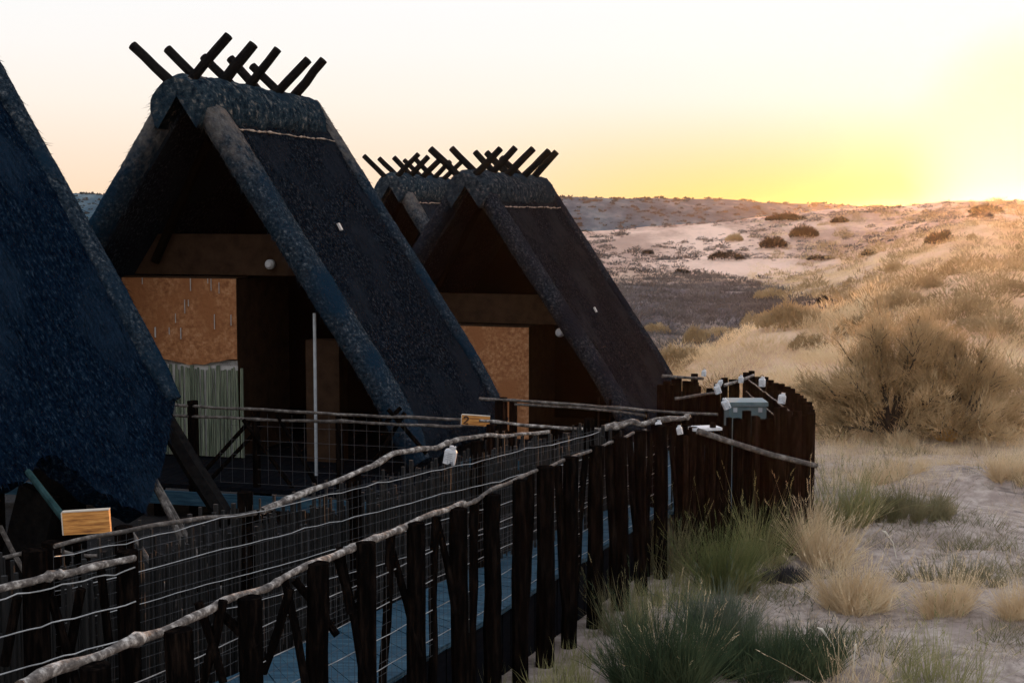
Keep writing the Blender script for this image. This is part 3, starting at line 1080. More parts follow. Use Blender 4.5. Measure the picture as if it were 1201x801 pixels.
# veranda railing of the large hut
ux = Vector((math.cos(AZ2), -math.sin(AZ2), 0)); uy = Vector((math.sin(AZ2), math.cos(AZ2), 0))
vz = A2.z - 5.32
vroot = Vector((A2.x, A2.y, vz)) - uy * 1.05
ver = empty('veranda_railing', vroot, 0, 'two-branch veranda railing with crossed braces before the large hut', 'railing')
def zv(px):
    a = (px - 600.5) / FP
    t_ = (a * vroot.y - vroot.x) / (ux.x - a * ux.y)
    return vroot.y + ux.y * t_
branch(ver, vroot, 'rail', [(175, 473), (215, 476), (290, 480), (365, 484), (430, 488), (500, 490), (545, 492)], .020, .018, M['bark_grey'], zv, 4, .006)
branch(ver, vroot, 'rail', [(175, 485), (230, 489), (285, 491), (340, 494), (400, 494), (470, 498), (520, 500), (572, 499)], .020, .016, M['bark_grey'], zv, 4, .006)
for px, yt in ((226, 470), (398, 484), (300, 482), (585, 470)):
    p = at(px, yt, zv(px) + .05)
    MB(vroot).tube([(p.x, p.y, vz - .8), (p.x, p.y, p.z)], [.075 if px == 226 else .05] * 2, 9, .12).build('post', M['post'], ver)
for (xa, ya, xb, yb) in ((300, 486, 222, 572), (306, 500, 232, 578), (285, 492, 352, 585), (325, 486, 372, 570), (455, 480, 500, 532), (475, 484, 440, 540), (470, 478, 448, 500)):
    Y = zv((xa + xb) / 2) + .06
    MB(vroot).tube([at(xa, ya, Y), at(xb, yb, Y)], .027, 7, .15).build('brace', M['post'], ver)
mesh_net(ver, vroot, vroot + ux * .9, vroot + ux * 3.4, vz + .05, vz + .95, .16, .0022)

# railing to the second hut
zsec = lambda px: 20.5 - .004 * (px - 560)
r2 = at(570, 475, zsec(570)); r2.z = -.3
rl = empty('path_railing', r2, 0, 'brown twin rail in front of the smaller orange-walled hut', 'railing')
branch(rl, r2, 'rail', [(560, 468), (600, 470), (660, 474), (720, 478), (765, 482), (800, 484), (845, 486)], .022, .02, M['bark_grey'], zsec, 4, .006)
branch(rl, r2, 'rail', [(600, 474), (660, 477), (720, 482), (760, 488)], .018, .016, M['bark_grey'], zsec, 4, .006)
for px, yt in ((590, 466), (602, 468), (702, 466), (716, 468), (758, 480)):
    p = at(px, yt, zsec(px) + .05)
    MB(r2).tube([(p.x, p.y, -1.0), (p.x, p.y, p.z)], .06 if px < 610 else .018, 8, .12).build('post', M['post_brown'], rl)

zth = lambda px: 16.2 - .001 * (px - 560)
r3 = at(560, 495, 16.2); r3.z = 0
wr = empty('branch_rail', r3, 0, 'pale knotted branch rail running to the palisade corner', 'railing')
branch(wr, r3, 'rail', [(560, 494), (600, 497), (650, 501), (712, 504)], .016, .018, M['bark_pale'], zth, 5, .008)
branch(wr, r3, 'rail', [(708, 503), (725, 500), (740, 494), (752, 498), (768, 493), (786, 491), (800, 492), (810, 488)], .036, .026, M['bark_pale'], zth, 4, .010)
for px in (575, 650, 715, 768, 806):
    p = at(px, 500, zth(px) + .05)
    MB(r3).tube([(p.x, p.y, 0), (p.x, p.y, p.z + .02)], .045, 8, .15).build('post', M['post_brown'], wr)
b = MB(r3)
P0, P1 = at(560, 500, 16.25), at(806, 500, 16.1)
x_ = 0.0
while x_ < 1:
    p = P0.lerp(P1, x_)
    b.tube([(p.x, p.y, .1), (p.x + random.uniform(-.02, .02), p.y, p.z - random.uniform(.05, .25))], random.uniform(.01, .02), 5, .2)
    x_ += random.uniform(.012, .03)
tag(b.build('thin_stick', M['reed_dark'], wr), kind='stuff')


# ------------------------------------------------------------------ palisades
def palisade(label, path, top, spacing, rr_, name='palisade'):
    o = Vector((path[0][0], path[0][1], 0))
    root = empty(name, o, 0, label, 'palisade')
    n = 0
    for (x0, y0, t0), (x1, y1, t1) in zip(path, path[1:]):
        Ld = math.hypot(x1 - x0, y1 - y0)
        k = max(1, math.ceil(Ld / spacing))
        for i in range(k):
            t = i / k
            x, y = x0 + (x1 - x0) * t + random.uniform(-.025, .025), y0 + (y1 - y0) * t + random.uniform(-.04, .04)
            z = t0 + (t1 - t0) * t + random.uniform(-.08, .07)
            g = gz(x, y) - .15
            r = random.uniform(*rr_)
            MB(o).tube([(x + random.uniform(-.02, .02), y, g), (x, y, (g + z) / 2), (x, y, z)], [r * 1.05, r, r * .93], 8, .2).build('pole', M['post_brown'], root)
            n += 1
    return root, o


def topz(py, Y): return at(600, py, Y).z


p1, p1o = palisade('front palisade of brown upright poles with a slanting pole across it',
                   [(1.93, 15.85, topz(503, 15.9)), (2.30, 15.95, topz(500, 16)), (2.50, 16.0, topz(488, 16)), (2.78, 16.15, topz(484, 16.2)), (3.42, 16.55, topz(481, 16.6)), (3.50, 16.7, topz(480, 16.7))], 0, .086, (.034, .062))
MB(p1o).tube([at(818, 505, 15.78), at(860, 519, 15.85), at(905, 533, 15.95), at(958, 546, 16.05)], [.036, .034, .034, .030], 9, .2).build('slanting_pole', M['bark_grey'], p1)
MB(p1o).box(at(826, 502, 15.95), (.34, .22, .03), Matrix.Rotation(.25, 3, 'Z')).build('top_plank', M['white'], p1)
p2, p2o = palisade('side palisade of the walk climbing away to its peaked far corner',
                   [(3.50, 16.8, topz(484, 16.8)), (3.62, 18.3, topz(462, 18.5)), (3.52, 20.9, topz(440, 21)), (3.40, 21.2, topz(436, 21.2))], 0, .105, (.045, .058))
for dz in (.0, -.20, -.40, -.60):
    a, c = Vector((3.40, 16.9, 0)), Vector((3.42, 21.0, 0))
    wire(p2, p2o, a, c, topz(492, 16.9) + dz, topz(443, 21) + dz, .009, 20, .012, 'wire', M['bark_pale'])
p3, p3o = palisade('back palisade seen over the walk, its jagged pole tops lower at the middle',
                   [(3.30, 21.25, topz(440, 21.2)), (3.0, 21.0, topz(449, 21)), (2.72, 20.8, topz(458, 20.8)), (2.60, 20.6, topz(440, 20.6)), (2.45, 20.5, topz(446, 20.5)), (2.05, 20.1, topz(446, 20.1))], 0, .10, (.045, .06))
branch(p3, p3o, 'rail', [(775, 441, 20.0), (800, 442, 20.1), (826, 444, 20.2)], .022, .02, M['bark_grey'], 0, 4, .006)
branch(p3, p3o, 'rail', [(790, 468, 19.6), (815, 464, 19.6), (843, 460, 19.6)], .022, .02, M['bark_grey'], 0, 4, .006)
branch(p3, p3o, 'rail', [(848, 452, 20.6), (866, 447, 20.7), (885, 440, 20.8)], .022, .018, M['bark_pale'], 0, 4, .006)

# teal chest on the walk
c = at(874, 470, 18.6)
tb = empty('storage_chest', (c.x, c.y, DZ - .05), 0, 'pale teal storage chest standing behind the front palisade', 'chest')
hh = topz(469, 18.6) - DZ + .05
MB().box((0, 0, hh / 2 - .03), (.48, .42, hh - .06)).build('body', M['teal'], tb)
MB().box((0, 0, hh - .028), (.52, .46, .055)).build('lid', M['teal'], tb)
for lx in (-.16, .16): MB().box((lx, -.215, hh - .1), (.05, .012, .06)).build('latch', M['steel'], tb)


# ------------------------------------------------------------------ number boards, lanterns
def sign(loc, rz, w_, h_, t_, label, two=False, tilt=0.0):
    root = empty('number_board', loc, rz, label, 'sign board')
    root.rotation_euler = (0, tilt, rz)
    MB().box((0, 0, 0), (w_, t_, h_)).build('board', M['sawn'], root)
    b = MB(); b.box((0, .0, h_ / 2 + .004), (w_ + .004, t_ + .006, .008)); b.box((-w_ / 2 - .004, 0, 0), (.008, t_ + .006, h_)); b.build('board_edge', M['sawn_edge'], root)
    if two:
        s = h_ * .36
        pts = [Vector((math.cos(a_) * s * .62, 0, s * .42 + math.sin(a_) * s * .55)) for a_ in [R(170 - i * 22) for i in range(10)]]
        pts += [Vector((-s * .62, 0, -s)), Vector((s * .68, 0, -s))]
        pts = [p + Vector((-w_ / 2 + s * 1.25, -t_ / 2 - .003, 0)) for p in pts]
        MB().tube(pts, .011, 6).build('numeral', M['numeral'], root)
    return root


p = at(558, 493, 16.9)
sign(p, -.10, .33, .115, .03, 'small sawn board numbered 2 on the rails by the large hut', True, R(3))
p = at(102, 612, 10.4)
s1 = sign(p, .05, .335, .165, .05, 'thick raw timber board with orange grain on a green pole end', False, R(-3))
inv = Matrix.Translation(p).inverted()
MB().tube([inv @ at(40, 548, 10.9), inv @ at(58, 577, 10.7), inv @ at(76, 606, 10.46)], [.026, .028, .030], 9, .12).build('green_pole', M['greenpole'], s1)
MB().tube([inv @ at(80, 618, 10.48), inv @ at(92, 650, 10.6), inv @ at(100, 720, 10.8)], [.03, .03, .03], 8, .12).build('support_stake', M['post'], s1)


def make_lantern(label):
    root = empty('white_lantern', (0, 0, 0), 0, label, 'lantern', 'white lanterns hung along the rails')
    b = MB()
    n = 16
    rings = [(-.175, .052), (-.17, .066), (-.04, .067), (-.02, .056), (-.012, .040)]
    for z, r in rings:
        for k in range(n):
            th = 2 * math.pi * k / n
            c_, s_ = math.cos(th), math.sin(th)
            b.v.append((math.copysign(abs(c_) ** .55, c_) * r, math.copysign(abs(s_) ** .55, s_) * r * .75, z))
    for i in range(len(rings) - 1):
        for k in range(n):
            b.f.append((i * n + k, i * n + (k + 1) % n, (i + 1) * n + (k + 1) % n, (i + 1) * n + k))
    b.f.append(tuple(reversed(range(n)))); b.f.append(tuple((len(rings) - 1) * n + k for k in range(n)))
    body = b.build('body', M['white'], root)
    MB().tube([(.012, 0, -.014), (.012, 0, .022)], .036, 12).build('cap', M['white'], root)
    b = MB()
    for i, (z, w2) in enumerate(((-.055, .05), (-.075, .066), (-.095, .058), (-.118, .07))): b.box((-.005 * (i % 2), -.0515, z), (w2, .004, .005))
    b.box((.03, -.052, -.145), (.03, .005, .022))
    g = b.build('printed_lines', M['grey_print'], body)
    MB().tube([(-.03, 0, -.004), (-.045, 0, .02), (-.02, 0, .045), (.012, 0, .05), (.03, 0, .02)], .006, 6).build('strap', M['post'], root)
    return root


lan_spec = [(530, 524, 13.1, 1.0, -10, 'white lantern with printed lines hung on the inner crooked branch rail'),
            (772, 494, 15.95, .80, 4, 'white lantern hanging under the knotted branch rail by the palisade'),
            (796, 500, 15.6, .72, 12, 'small white lantern on the last outer fence post tops'),
            (849, 469, 17.6, 1.0, 25, 'tall white lantern leaning beside the teal chest'),
            (840, 452, 19.4, .95, 18, 'white lantern at the end of the middle back rail'),
            (846, 446, 20.3, .70, -25, 'small white lantern tilted over the back palisade dip'),
            (869, 441, 20.6, .80, 0, 'white lantern on the pale back rail before the peak'),
            (894, 443, 19.6, 1.0, 0, 'white lantern on the side palisade just below its peak'),
            (918, 462, 18.0, 1.0, -8, 'white lantern low on the side palisade wires'),
            (826, 434, 20.1, .72, -6, 'white lantern on the far rail end at the back palisade')]
lan = None
for (px, py, Y, s, tl, lab) in lan_spec:
    p = at(px, py, Y)
    if lan is None:
        lan = make_lantern(lab); o = lan
    else:
        o = dup(lan, p, 0, None, lab)
    o.location = p
    s *= .86 if py > 500 else .70
    o.scale = (s, s, s)
    o.rotation_euler = (0, R(-tl), random.uniform(-.3, .3))
    if (px, py) == (530, 524): o.location = p - Vector((0, .06, 0))


# ------------------------------------------------------------------ vegetation
def tuft_mesh(n, hgt, spread, width, droop=.25, lean=.5, seedheads=0, base_r=.12):
    b = MB()
    for i in range(n):
        a = random.uniform(0, 2 * math.pi)
        rr = base_r * math.sqrt(random.random())
        base = Vector((math.cos(a) * rr, math.sin(a) * rr, -.03))
        a2 = a + random.uniform(-.9, .9)
        ln = hgt * random.uniform(.45, 1.05)
        out_ = spread * random.random() ** .8 * (ln / hgt)
        tip = base + Vector((math.cos(a2) * out_, math.sin(a2) * out_, ln * math.sqrt(max(.12, 1 - (out_ / (hgt + spread)) ** 2)) - droop * out_ * .4))
        bend = Vector((math.cos(a2), math.sin(a2), -1.2)) * (droop * ln * .8)
        b.blade(base, tip, width * random.uniform(.6, 1.3), bend, 4)
        if seedheads and random.random() < seedheads:
            d_ = (tip - base).normalized()
            for k in range(5):
                q = tip - d_ * (.03 * k)
                b.blade(q, q + d_ * .04 + Vector((random.uniform(-.02, .02), random.uniform(-.02, .02), 0)), .007, None, 1)
    return b


def tuft(name, px, py, label, mat, n, hgt, spread, width, cat='grass tuft', **k):
    p = ghit(px, py)
    o = tuft_mesh(n, hgt, spread, width, **k).build(name, M[mat], None, loc=p)
    return tag(o, label, cat)


def tussock(name, px, py, label, mat, subs, per, rx, ry, hgt, width, cat='grass tuft', stray=.08, mat2=None):
    """several root crowns, each a loose fountain of fine blades, with longer stray stems"""
    p = ghit(px, py)
    b = MB()
    for i in range(subs):
        a = random.uniform(0, 6.283); r = math.sqrt(random.random())
        bx, by = math.cos(a) * r * rx * .62, math.sin(a) * r * ry * .62
        g0 = gz(p.x + bx, p.y + by) - p.z
        hh = hgt * random.uniform(.55, 1.05) * (1 - .3 * r) * (1.5 if mat != 'dark_green' else 1.22)
        lx, ly = random.uniform(-.25, .25) + bx / rx * .5, random.uniform(-.25, .25) + by / ry * .5
        for k in range(per):
            st = random.random() < stray
            base = Vector((bx + random.gauss(0, .025), by + random.gauss(0, .025), g0 - .02))
            th = random.uniform(0, 6.283); sp = abs(random.gauss(0, .50 if mat == 'gold_grass' else .36))
            d_ = Vector((lx + math.cos(th) * sp, ly + math.sin(th) * sp, 1)).normalized()
            ln = hh * random.uniform(.35, 1.05) * (1.35 if st else 1)
            tip = base + d_ * ln
            sag = Vector((d_.x, d_.y, 0)) * ln * random.uniform(.0, .5)
            tip += sag * .6 - Vector((0, 0, sag.length * .55))
            b.blade(base, tip, width * random.uniform(.5, 1.2), Vector((-sag.x * .9, -sag.y * .9, -sag.length * 1.1)) + Vector((random.uniform(-.06, .06), random.uniform(-.06, .06), 0)), 3)
            if st:
                d3 = (tip - base).normalized()
                for q in range(4):
                    c_ = tip - d3 * (.025 * q)
                    b.blade(c_, c_ + d3 * .035 + Vector((random.uniform(-.02, .02), random.uniform(-.02, .02), 0)), .008, None, 1)
    return tag(b.build(name, M[mat], None, loc=p), label, cat)


def mound(name, px, py, label, mat, n, rx, ry, hgt, blade, width, cat='shrub'):
    """low bush: fine upright stems over a mound"""
    p = ghit(px, py)
    b = MB()
    for i in range(n):
        a = random.uniform(0, 2 * math.pi); r = math.sqrt(random.random())
        x, y = math.cos(a) * r, math.sin(a) * r
        lump = .75 + .5 * nz(x * 2.1 + px, y * 2.1, 4)
        hz_ = hgt * (1 - r * r * .8) * lump
        z = hz_ * random.uniform(.0, 1.0) ** .6
        base = Vector((x * rx, y * ry, max(-.02, z - blade * .5)))
        d_ = Vector((x * .5 + random.uniform(-.35, .35), y * .5 + random.uniform(-.35, .35), random.uniform(.5, 1.1))).normalized()
        b.blade(base, base + d_ * blade * random.uniform(.6, 1.3), width * random.uniform(.6, 1.3), Vector((d_.x, d_.y, -.3)) * blade * .2, 2)
    return tag(b.build(name, M[mat], None, loc=p), label, cat)


tussock('green_grass_tuft', 848, 694, 'tall loose green grass tuft against the fence posts', 'green_grass', 26, 60, .44, .36, .68, .0075, stray=.12)
tussock('green_bush', 772, 806, 'feathery dark green bush growing at the foot of the fence', 'dark_green', 46, 70, .58, .5, .92, .0065, 'shrub', .03)
tussock('green_bush', 908, 792, 'low spreading dark green bush right of the feathery one', 'dark_green', 64, 70, .90, .6, .54, .0065, 'shrub', .02)
tussock('green_bush', 842, 744, 'small grey green bush between the fence and green grass tuft', 'sage', 34, 60, .45, .4, .46, .007, 'shrub', .05)
tussock('gold_grass_tuft', 962, 664, 'pale gold grass tuft beside the dark ashy hollow', 'gold_grass', 22, 46, .42, .3, .70, .006, stray=.2)
tussock('gold_grass_tuft', 990, 622, 'tall straw grass tuft by the palisade corner post', 'pale_green', 20, 44, .45, .3, .80, .0065, stray=.2)
tussock('gold_grass_tuft', 928, 636, 'straw coloured grass at the foot of the slanting pole', 'gold_grass', 14, 36, .45, .3, .62, .006, stray=.15)
tussock('gold_grass_tuft', 1002, 716, 'rounded fluffy straw tussock with dark base on open sand', 'gold_grass', 40, 62, .42, .34, .52, .0045, stray=.12)
tussock('gold_grass_tuft', 1110, 720, 'compact straw tussock standing alone on pale ground', 'gold_grass', 24, 56, .30, .25, .44, .0045, stray=.14)
tussock('gold_grass_tuft', 1193, 724, 'straw tussock rightmost of the near three', 'gold_grass', 18, 46, .26, .22, .40, .0045, stray=.12)
tussock('olive_ground_bush', 1050, 602, 'wide low olive and brown mat of growth near the big bush', 'olive_mat', 90, 50, 1.15, .6, .36, .007, 'shrub', .05)
tussock('olive_ground_bush', 1110, 682, 'thin olive scrub patch behind the lone straw tussock', 'olive_mat', 46, 22, .95, .5, .28, .006, 'shrub', .05)
tussock('gold_grass_tuft', 1185, 566, 'golden grass clump on the sandy bank at the far side', 'gold_grass', 22, 50, .42, .3, .45, .006, stray=.1)
tussock('gold_grass_tuft', 1040, 566, 'straw grass clump at the back edge of the olive mat', 'gold_grass', 30, 44, .8, .3, .40, .006, stray=.1)
tussock('sparse_grass_tuft', 1100, 812, 'sparse yellow green grass tuft low in the open sand', 'pale_green', 30, 16, .62, .5, .55, .0055, stray=.22)
tussock('sparse_grass_tuft', 1012, 812, 'few long dry stems beside the low spreading green bush', 'gold_grass', 14, 8, .5, .4, .62, .005, stray=.5)
tussock('ash_heap', 918, 682, 'dark ashy twig heap in the hollow by the gold tuft', 'ash', 44, 40, .42, .30, .18, .008, 'twig heap', 0)
tussock('dry_grass_tuft', 790, 676, 'brown wispy grass leaning out between the last posts', 'olive_mat', 16, 26, .5, .35, .72, .0055, stray=.2)
tussock('dry_grass_tuft', 735, 745, 'thin brown weeds at the foot of the dark posts', 'olive_mat', 16, 24, .45, .3, .5, .0055, 'weeds', .15)
tussock('green_grass_tuft', 893, 664, 'yellowing grass tuft below the slanting pole end', 'pale_green', 18, 44, .45, .35, .72, .0065, stray=.15)
tussock('gold_grass_tuft', 800, 800, 'dry straw stems growing through the feathery green bush', 'gold_grass', 8, 16, .3, .3, .62, .005, stray=.35)

for (px, py, dx, dz, lab) in ((1052, 655, -.14, .30, 'pale bent straw stalk lying over the sand by the mound'), (985, 790, -.16, .36, 'pale forked straw stalk right of the green bush'), (1000, 800, .02, .3, 'single upright straw stalk nearest the low green bush')):
    p = ghit(px, py)
    b = MB()
    b.tube([(0, 0, -.02), (dx * .35, 0, dz * .6), (dx, 0, dz)], [.006, .006, .004], 5)
    b.tube([(dx * .75, 0, dz * .85), (dx, 0, dz), (dx * 1.25, 0, dz * 1.05)], [.009, .014, .004], 5, .3)
    tag(b.build('straw_stalk', M['straw'], None, loc=p), lab, 'stalk')


def big_bush(px, py, label, hgt, rad, nl, mat='bush_leaf', lean=0.0, dens=1.0):
    p = ghit(px, py)
    root = empty('feathery_bush', p, 0, label, 'bush')
    b = MB(); lf = MB()
    for i in range(nl):
        a = 2 * math.pi * i / nl + random.uniform(-.3, .3)
        el = random.uniform(.02, 1.3)
        ln = hgt * random.uniform(.75, 1.0)
        dirv = Vector((math.cos(a) * math.cos(el), math.sin(a) * math.cos(el) * .8, math.sin(el)))
        L1_ = Vector((dirv.x * rad * 1.0, dirv.y * rad, dirv.z * ln))
        pts = [L1_ * t + Vector((random.uniform(-.06, .06), random.uniform(-.06, .06), random.uniform(-.05, .05) + .18 * math.sin(math.pi * t))) * (1 if t else 0) for t in (0, .2, .4, .6, .8, 1.0)]
        b.tube(pts, [.045, .036, .028, .02, .012, .006], 6, .2)
        for k in range(9):
            t = random.uniform(.25, 1.0)
            j = min(4, int(t * 5)); q = pts[j].lerp(pts[j + 1], t * 5 - j)
            d2 = (dirv + Vector((random.uniform(-.9, .9), random.uniform(-.9, .9), random.uniform(-.2, .8)))).normalized()
            e = q + d2 * random.uniform(.25, .55)
            b.tube([q, q.lerp(e, .5) + Vector((0, 0, .04)), e], [.011, .008, .004], 4)
            for m_2 in range(int(105 * dens)):
                s = random.uniform(.2, 1.15)
                c_ = q.lerp(e, s) + Vector((random.gauss(0, .085), random.gauss(0, .085), random.gauss(0, .075)))
                d3 = (d2 + Vector((random.uniform(-.7, .7), random.uniform(-.7, .7), random.uniform(-.1, .9)))).normalized()
                if c_.z < .05: continue
                lf.blade(c_, c_ + d3 * random.uniform(.08, .22), .014, None, 1)
    for i in range(int(6500 * rad)):
        a_, rr2 = random.uniform(0, 6.283), random.random() ** .55
        x, y, = math.cos(a_) * rr2 * rad * .95, math.sin(a_) * rr2 * rad * .8
        zz = hgt * (1 - rr2 ** 2.2 * .75) * (.78 + .4 * nz(x * 1.6 + px, y * 1.6, 3)) * random.random() ** .75
        if nz(x * 2.2, y * 2.2 + px, zz * 2.2) < .05: continue
        d3 = Vector((x * .6 + random.uniform(-.5, .5), y * .6 + random.uniform(-.5, .5), random.uniform(.2, 1.2))).normalized()
        lf.blade((x, y, zz), Vector((x, y, zz)) + d3 * random.uniform(.08, .22), .014, None, 1)
    b.build('branches', M['twig'], root)
    lf.build('foliage', M[mat], root)
    return root


big_bush(1045, 514, 'tall feathery olive brown bush, the left and higher of the pair', 2.35, 1.35, 32)
big_bush(1126, 514, 'broad feathery brown bush joined to the taller bush at its left', 1.65, 1.05, 22)
tussock('gold_grass_tuft', 1109, 520, 'bright golden grass clump at the foot of the broad bush', 'gold_bright', 14, 50, .17, .14, .46, .010, stray=.05)
tussock('gold_grass_tuft', 1061, 524, 'pale rounded grass clump at the foot of the tall bush', 'gold_grass', 16, 50, .22, .18, .32, .009, stray=.05)


# shrubs on the dunes
def clump_proto(n, flat):
    b = MB()
    for i in range(n):
        a = random.uniform(0, 2 * math.pi); r = random.random() ** .5
        x, y = math.cos(a) * r, math.sin(a) * r
        top = (1 - r * r) ** .5 * (.75 + .45 * nz(x * 2.5 + n, y * 2.5, flat * 9))
        z = top * random.random() ** .5
        d_ = Vector((x * .6 + random.uniform(-.5, .5), y * .6 + random.uniform(-.5, .5), random.uniform(.1, 1))).normalized()
        s = random.uniform(.08, .17)
        c_ = Vector((x, y, z * flat))
        b.blade(c_ - d_ * s * .5, c_ + d_ * s, s * .42, None, 1)
    me = b.build('dune_shrub', M['scrub_dark'])
    return me


protos = [clump_proto(1100, .75), clump_proto(1100, .55), clump_proto(900, .95)]
mats = {'d': 'scrub_dark', 'o': 'scrub_olive'}
named = [(907, 291, 34, 16, 'd', 'dark round shrub at the middle of the far dune'), (943, 279, 38, 16, 'd', 'dark shrub highest of the middle dune trio'),
         (852, 306, 42, 14, 'd', 'dark flat shrub lowest and leftmost on the pale dune'), (861, 284, 24, 11, 'o', 'brownish shrub just left of the dark round one'),
         (922, 259, 48, 10, 'd', 'long flat dark shrub near the dune crest'), (962, 307, 36, 9, 'd', 'small dark shrub pair at the plain edge'),
         (1102, 287, 40, 20, 'd', 'brown shrub alone on the glowing dune side'), (1157, 250, 44, 11, 'd', 'flat brown shrub on the crest under the sun'),
         (1150, 256, 30, 8, 'd', 'lower flat shrub touching the crest shrub'), (683, 266, 10, 8, 'd', 'tiny dark shrub below the far hill'),
         (930, 384, 80, 34, 'o', 'wide olive shrub at the foot of the near slope'), (884, 384, 36, 24, 'o', 'yellow brown shrub left of the wide olive one'),
         (1058, 362, 66, 24, 'o', 'rust coloured shrub above the tall feathery bush'), (1010, 350, 34, 14, 'o', 'thin shrub on the slope left of the rust one'),
         (1155, 388, 72, 22, 'o', 'reddish low shrub above the broad bush'), (816, 405, 30, 26, 'o', 'small pale green shrub by the smaller hut roof'),
         (793, 428, 60, 24, 'o', 'grey rounded shrub just beyond the palisade'), (845, 398, 50, 18, 'o', 'small olive shrub on the rim of the dark plain'),
         (968, 358, 20, 12, 'd', 'dark little shrub at the right end of the dark plain'), (1050, 320, 26, 16, 'o', 'brown shrub midway up the glowing slope'),
         (1125, 313, 26, 14, 'o', 'orange tinted shrub below the lone brown dune shrub'), (1152, 316, 28, 10, 'o', 'flat orange shrub right of the orange tinted one'),
         (1140, 283, 12, 10, 'o', 'tiny yellow shrub right of the lone brown one')]
named += [(770, 392, 34, 16, 'o', 'greyish shrub close beside the smaller hut roof edge'), (905, 352, 40, 16, 'o', 'olive shrub on the far rim above the wide olive one'),
          (1000, 395, 46, 22, 'o', 'golden shrub hugging the upper left side of the tall feathery bush'), (1185, 345, 46, 20, 'o', 'orange brown shrub high on the slope near the picture edge'),
          (1020, 300, 22, 9, 'd', 'small dark shrub on the pale slope below the lone brown one'), (985, 262, 22, 8, 'd', 'little dark shrub just under the crest line'),
          (760, 300, 16, 8, 'd', 'small dark dot of scrub on the pale dune by the hut roof'), (800, 322, 22, 8, 'd', 'low dark scrub at the upper rim of the dark plain'),
          (1090, 338, 36, 14, 'o', 'tawny shrub on the slope right of the rust one'), (948, 410, 50, 26, 'o', 'grey gold shrub left of the tall feathery bush')]
first = {}
used = set()
for idx, (px, py, wp, hp, k, lab) in enumerate(named):
    p = ghit(px, py)
    Y = p.y
    pr_ = protos[idx % 3]
    key = (idx % 3, k)
    if key not in first:
        o = pr_ if (idx % 3) not in used else pr_.copy()
        if o is not pr_:
            o.data = pr_.data.copy(); col.objects.link(o)
        used.add(idx % 3)
        o.data.materials.clear(); o.data.materials.append(M[mats[k]])
        first[key] = o
    else:
        o = first[key].copy(); col.objects.link(o)
    fl = (.75, .55, .95)[idx % 3]
    o.location = p
    o.scale = (wp / 2 / FP * Y * 1.08, wp / 2 / FP * Y * .9, hp / FP * Y / fl * 1.0)
    o.rotation_euler = (0, 0, random.uniform(0, 6.28) if wp < 60 else random.choice((0, math.pi)))
    tag(o, lab, 'shrub', 'shrubs scattered over the dunes')


def scatter(name, mat, count, yr, fx, size, nb, label, cond=None, flat=.7, wid=.4, upright=.6, ln=(.5, 1.0)):
    b = MB()
    made = 0
    tries = 0
    while made < count and tries < count * 12:
        tries += 1
        u = random.random()
        Y = yr[0] * (yr[1] / yr[0]) ** u
        px = random.uniform(*fx)
        x = (px - 600) / FP * Y
        if cond and not cond(x, Y, px): continue
        z = gz(x, Y)
        s = size[0] + (size[1] - size[0]) * random.random() ** 2
        for k in range(nb):
            a = random.uniform(0, 6.283); r = s * random.random() ** .6
            c_ = Vector((x + math.cos(a) * r, Y + math.sin(a) * r, z + s * flat * random.random() * (1 - (r / s) ** 2) - .02))
            d_ = Vector((math.cos(a) * .5 + random.uniform(-.4, .4), math.sin(a) * .5, upright + random.random() * .6)).normalized()
            b.blade(c_, c_ + d_ * s * random.uniform(*ln), s * wid * random.uniform(.15, .4), None, 1)
        made += 1
    tag(b.build(name, M[mat]), label, None, None, 'stuff')


plain = lambda x, Y: 46 < Y < 86 and x < 13 + 3 * nz(Y / 9, x / 9)
# dry grass over the near slope
scatter('dry_grass', 'dry_grass', 5200, (23, 130), (740, 1300), (.14, .46), 30, 'dry straw grass covering the dune slope',
        lambda x, Y, px: not plain(x, Y) and (Y < 50 or px > 880) and nz(x / 1.6, Y / 2.4, 2) > (.02 if Y < 50 else -.2) and not (Y < 26 and px < 960), .8, .18, .4, (.25, .5))
scatter('slope_scrub', 'scrub_olive', 620, (27, 120), (740, 1300), (.25, .75), 120, 'low olive and brown scrub among the slope grass',
        lambda x, Y, px: not plain(x, Y) and (Y < 52 or px > 900) and nz(x / 5, Y / 7, 5) > -.05, .85, .25, .4, (.18, .42))
scatter('pale_scrub', 'dry_grass', 300, (27, 52), (730, 1040), (.35, .85), 170, 'fluffy pale grey and gold scrub on the near rise',
        lambda x, Y, px: not plain(x, Y) and nz(x / 3, Y / 4, 45) > -.15, .75, .10, .5, (.15, .35))
scatter('plain_scrub', 'scrub_plain', 2200, (46, 88), (640, 1030), (.15, .5), 30, 'grey brown low scrub on the dark flat', lambda x, Y, px: plain(x, Y), .6, .4, .4, (.25, .5))
scatter('dune_scrub', 'scrub_plain', 1100, (84, 128), (640, 1260), (.15, .6), 60, 'small dark scrub dots on the pale dune', lambda x, Y, px: nz(x / 9, Y / 12, 8) > -.12, .6, .45, .3, (.18, .4))
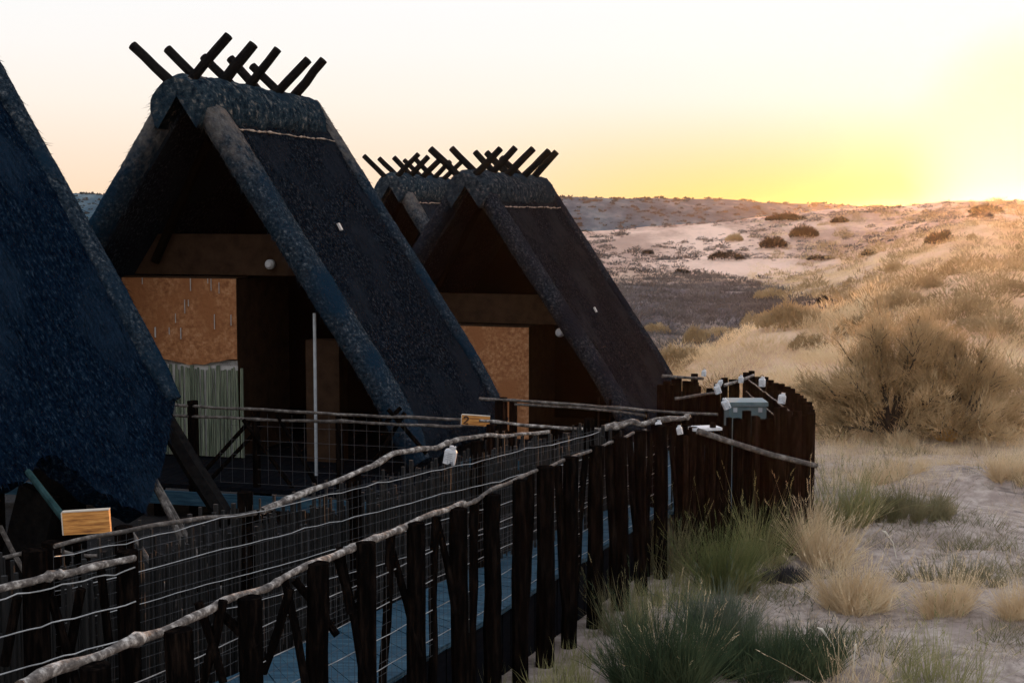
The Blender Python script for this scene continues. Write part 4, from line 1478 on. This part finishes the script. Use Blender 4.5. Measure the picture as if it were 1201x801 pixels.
# fine straw, twigs and litter on the near sand
near_sand = lambda x, Y: x > 1.9 + .10 * (Y - 12)
scatter('ground_straw', 'gold_grass', 2600, (11, 27), (800, 1320), (.04, .16), 9, 'short straw and litter on the near sand',
        lambda x, Y, px: nz(x / .9, Y / 1.1, 6) > -.05 and near_sand(x, Y), .3, .10, .25)
scatter('ground_litter', 'twig', 2800, (11, 25), (800, 1320), (.03, .12), 6, 'dark twigs and dead leaves on the near sand',
        lambda x, Y, px: nz(x / .8, Y / .7, 16) > .02 and near_sand(x, Y), .12, .14, .05)
scatter('low_growth', 'olive_mat', 650, (11.5, 25), (820, 1320), (.06, .30), 26, 'thin olive growth between the tussocks',
        lambda x, Y, px: nz(x / 1.2, Y / 1.4, 26) > .08 and near_sand(x, Y), .4, .10, .4)
scatter('fringe_grass', 'gold_grass', 900, (19.5, 27), (960, 1320), (.10, .34), 26, 'pale grass fringing the flat before the bush',
        lambda x, Y, px: nz(x / 1.5, Y / 1.0, 36) > -.02, .5, .05, .7)


# added sticks that fill in the shade behind the short fence near the hut
so = Vector((-4.9, 7.6, 0))
s2 = empty('stick_screen', so, 0, 'added dark sticks filling in the shade behind the short branch fence', 'screen')
b = MB(so)
sa, sb = Vector((-4.6, 7.4, 0)), Vector((-2.75, 9.55, 0))
t_ = 0.0
while t_ < 1:
    p = sa.lerp(sb, t_)
    r = random.uniform(.010, .022)
    b.tube([(p.x, p.y, -.15), (p.x + random.uniform(-.02, .02), p.y, 1.55 + random.uniform(-.35, .08))], r, 5, .2)
    t_ += (r * 1.6 + random.choice((0, 0, .004, .03))) / 2.83
b.build('sticks', M['reed_dark'], s2)
b = MB(so)
b.tube([sa + Vector((-.03, .05, 1.0)), sb + Vector((-.03, .05, 1.0))], .025, 6, .1)
b.build('cross_rail', M['post'], s2)  # rail of the added sticks

# wispy mixed grass along the outer foot of the fence
b = MB()
side_out = Vector((nd_.y, -nd_.x, 0))
for i in range(240):
    t = random.uniform(.30, 1.06)
    p = NA.lerp(NB, t) + side_out * random.uniform(.06, .75)
    if nz(p.x * 1.8, p.y * 1.8, 51) < -.1: continue
    z0 = gz(p.x, p.y)
    hh = random.uniform(.10, .36)
    for k in range(22):
        th, sp = random.uniform(0, 6.283), abs(random.gauss(0, .45))
        base = Vector((p.x + random.gauss(0, .05), p.y + random.gauss(0, .05), z0 - .02))
        d_ = Vector((math.cos(th) * sp, math.sin(th) * sp, 1)).normalized()
        b.blade(base, base + d_ * hh * random.uniform(.4, 1.2), .006, Vector((random.uniform(-.08, .08), random.uniform(-.08, .08), -.05)), 3)
tag(b.build('fence_grass', M['pale_green']), 'thin mixed grass growing along the fence foot', None, None, 'stuff')
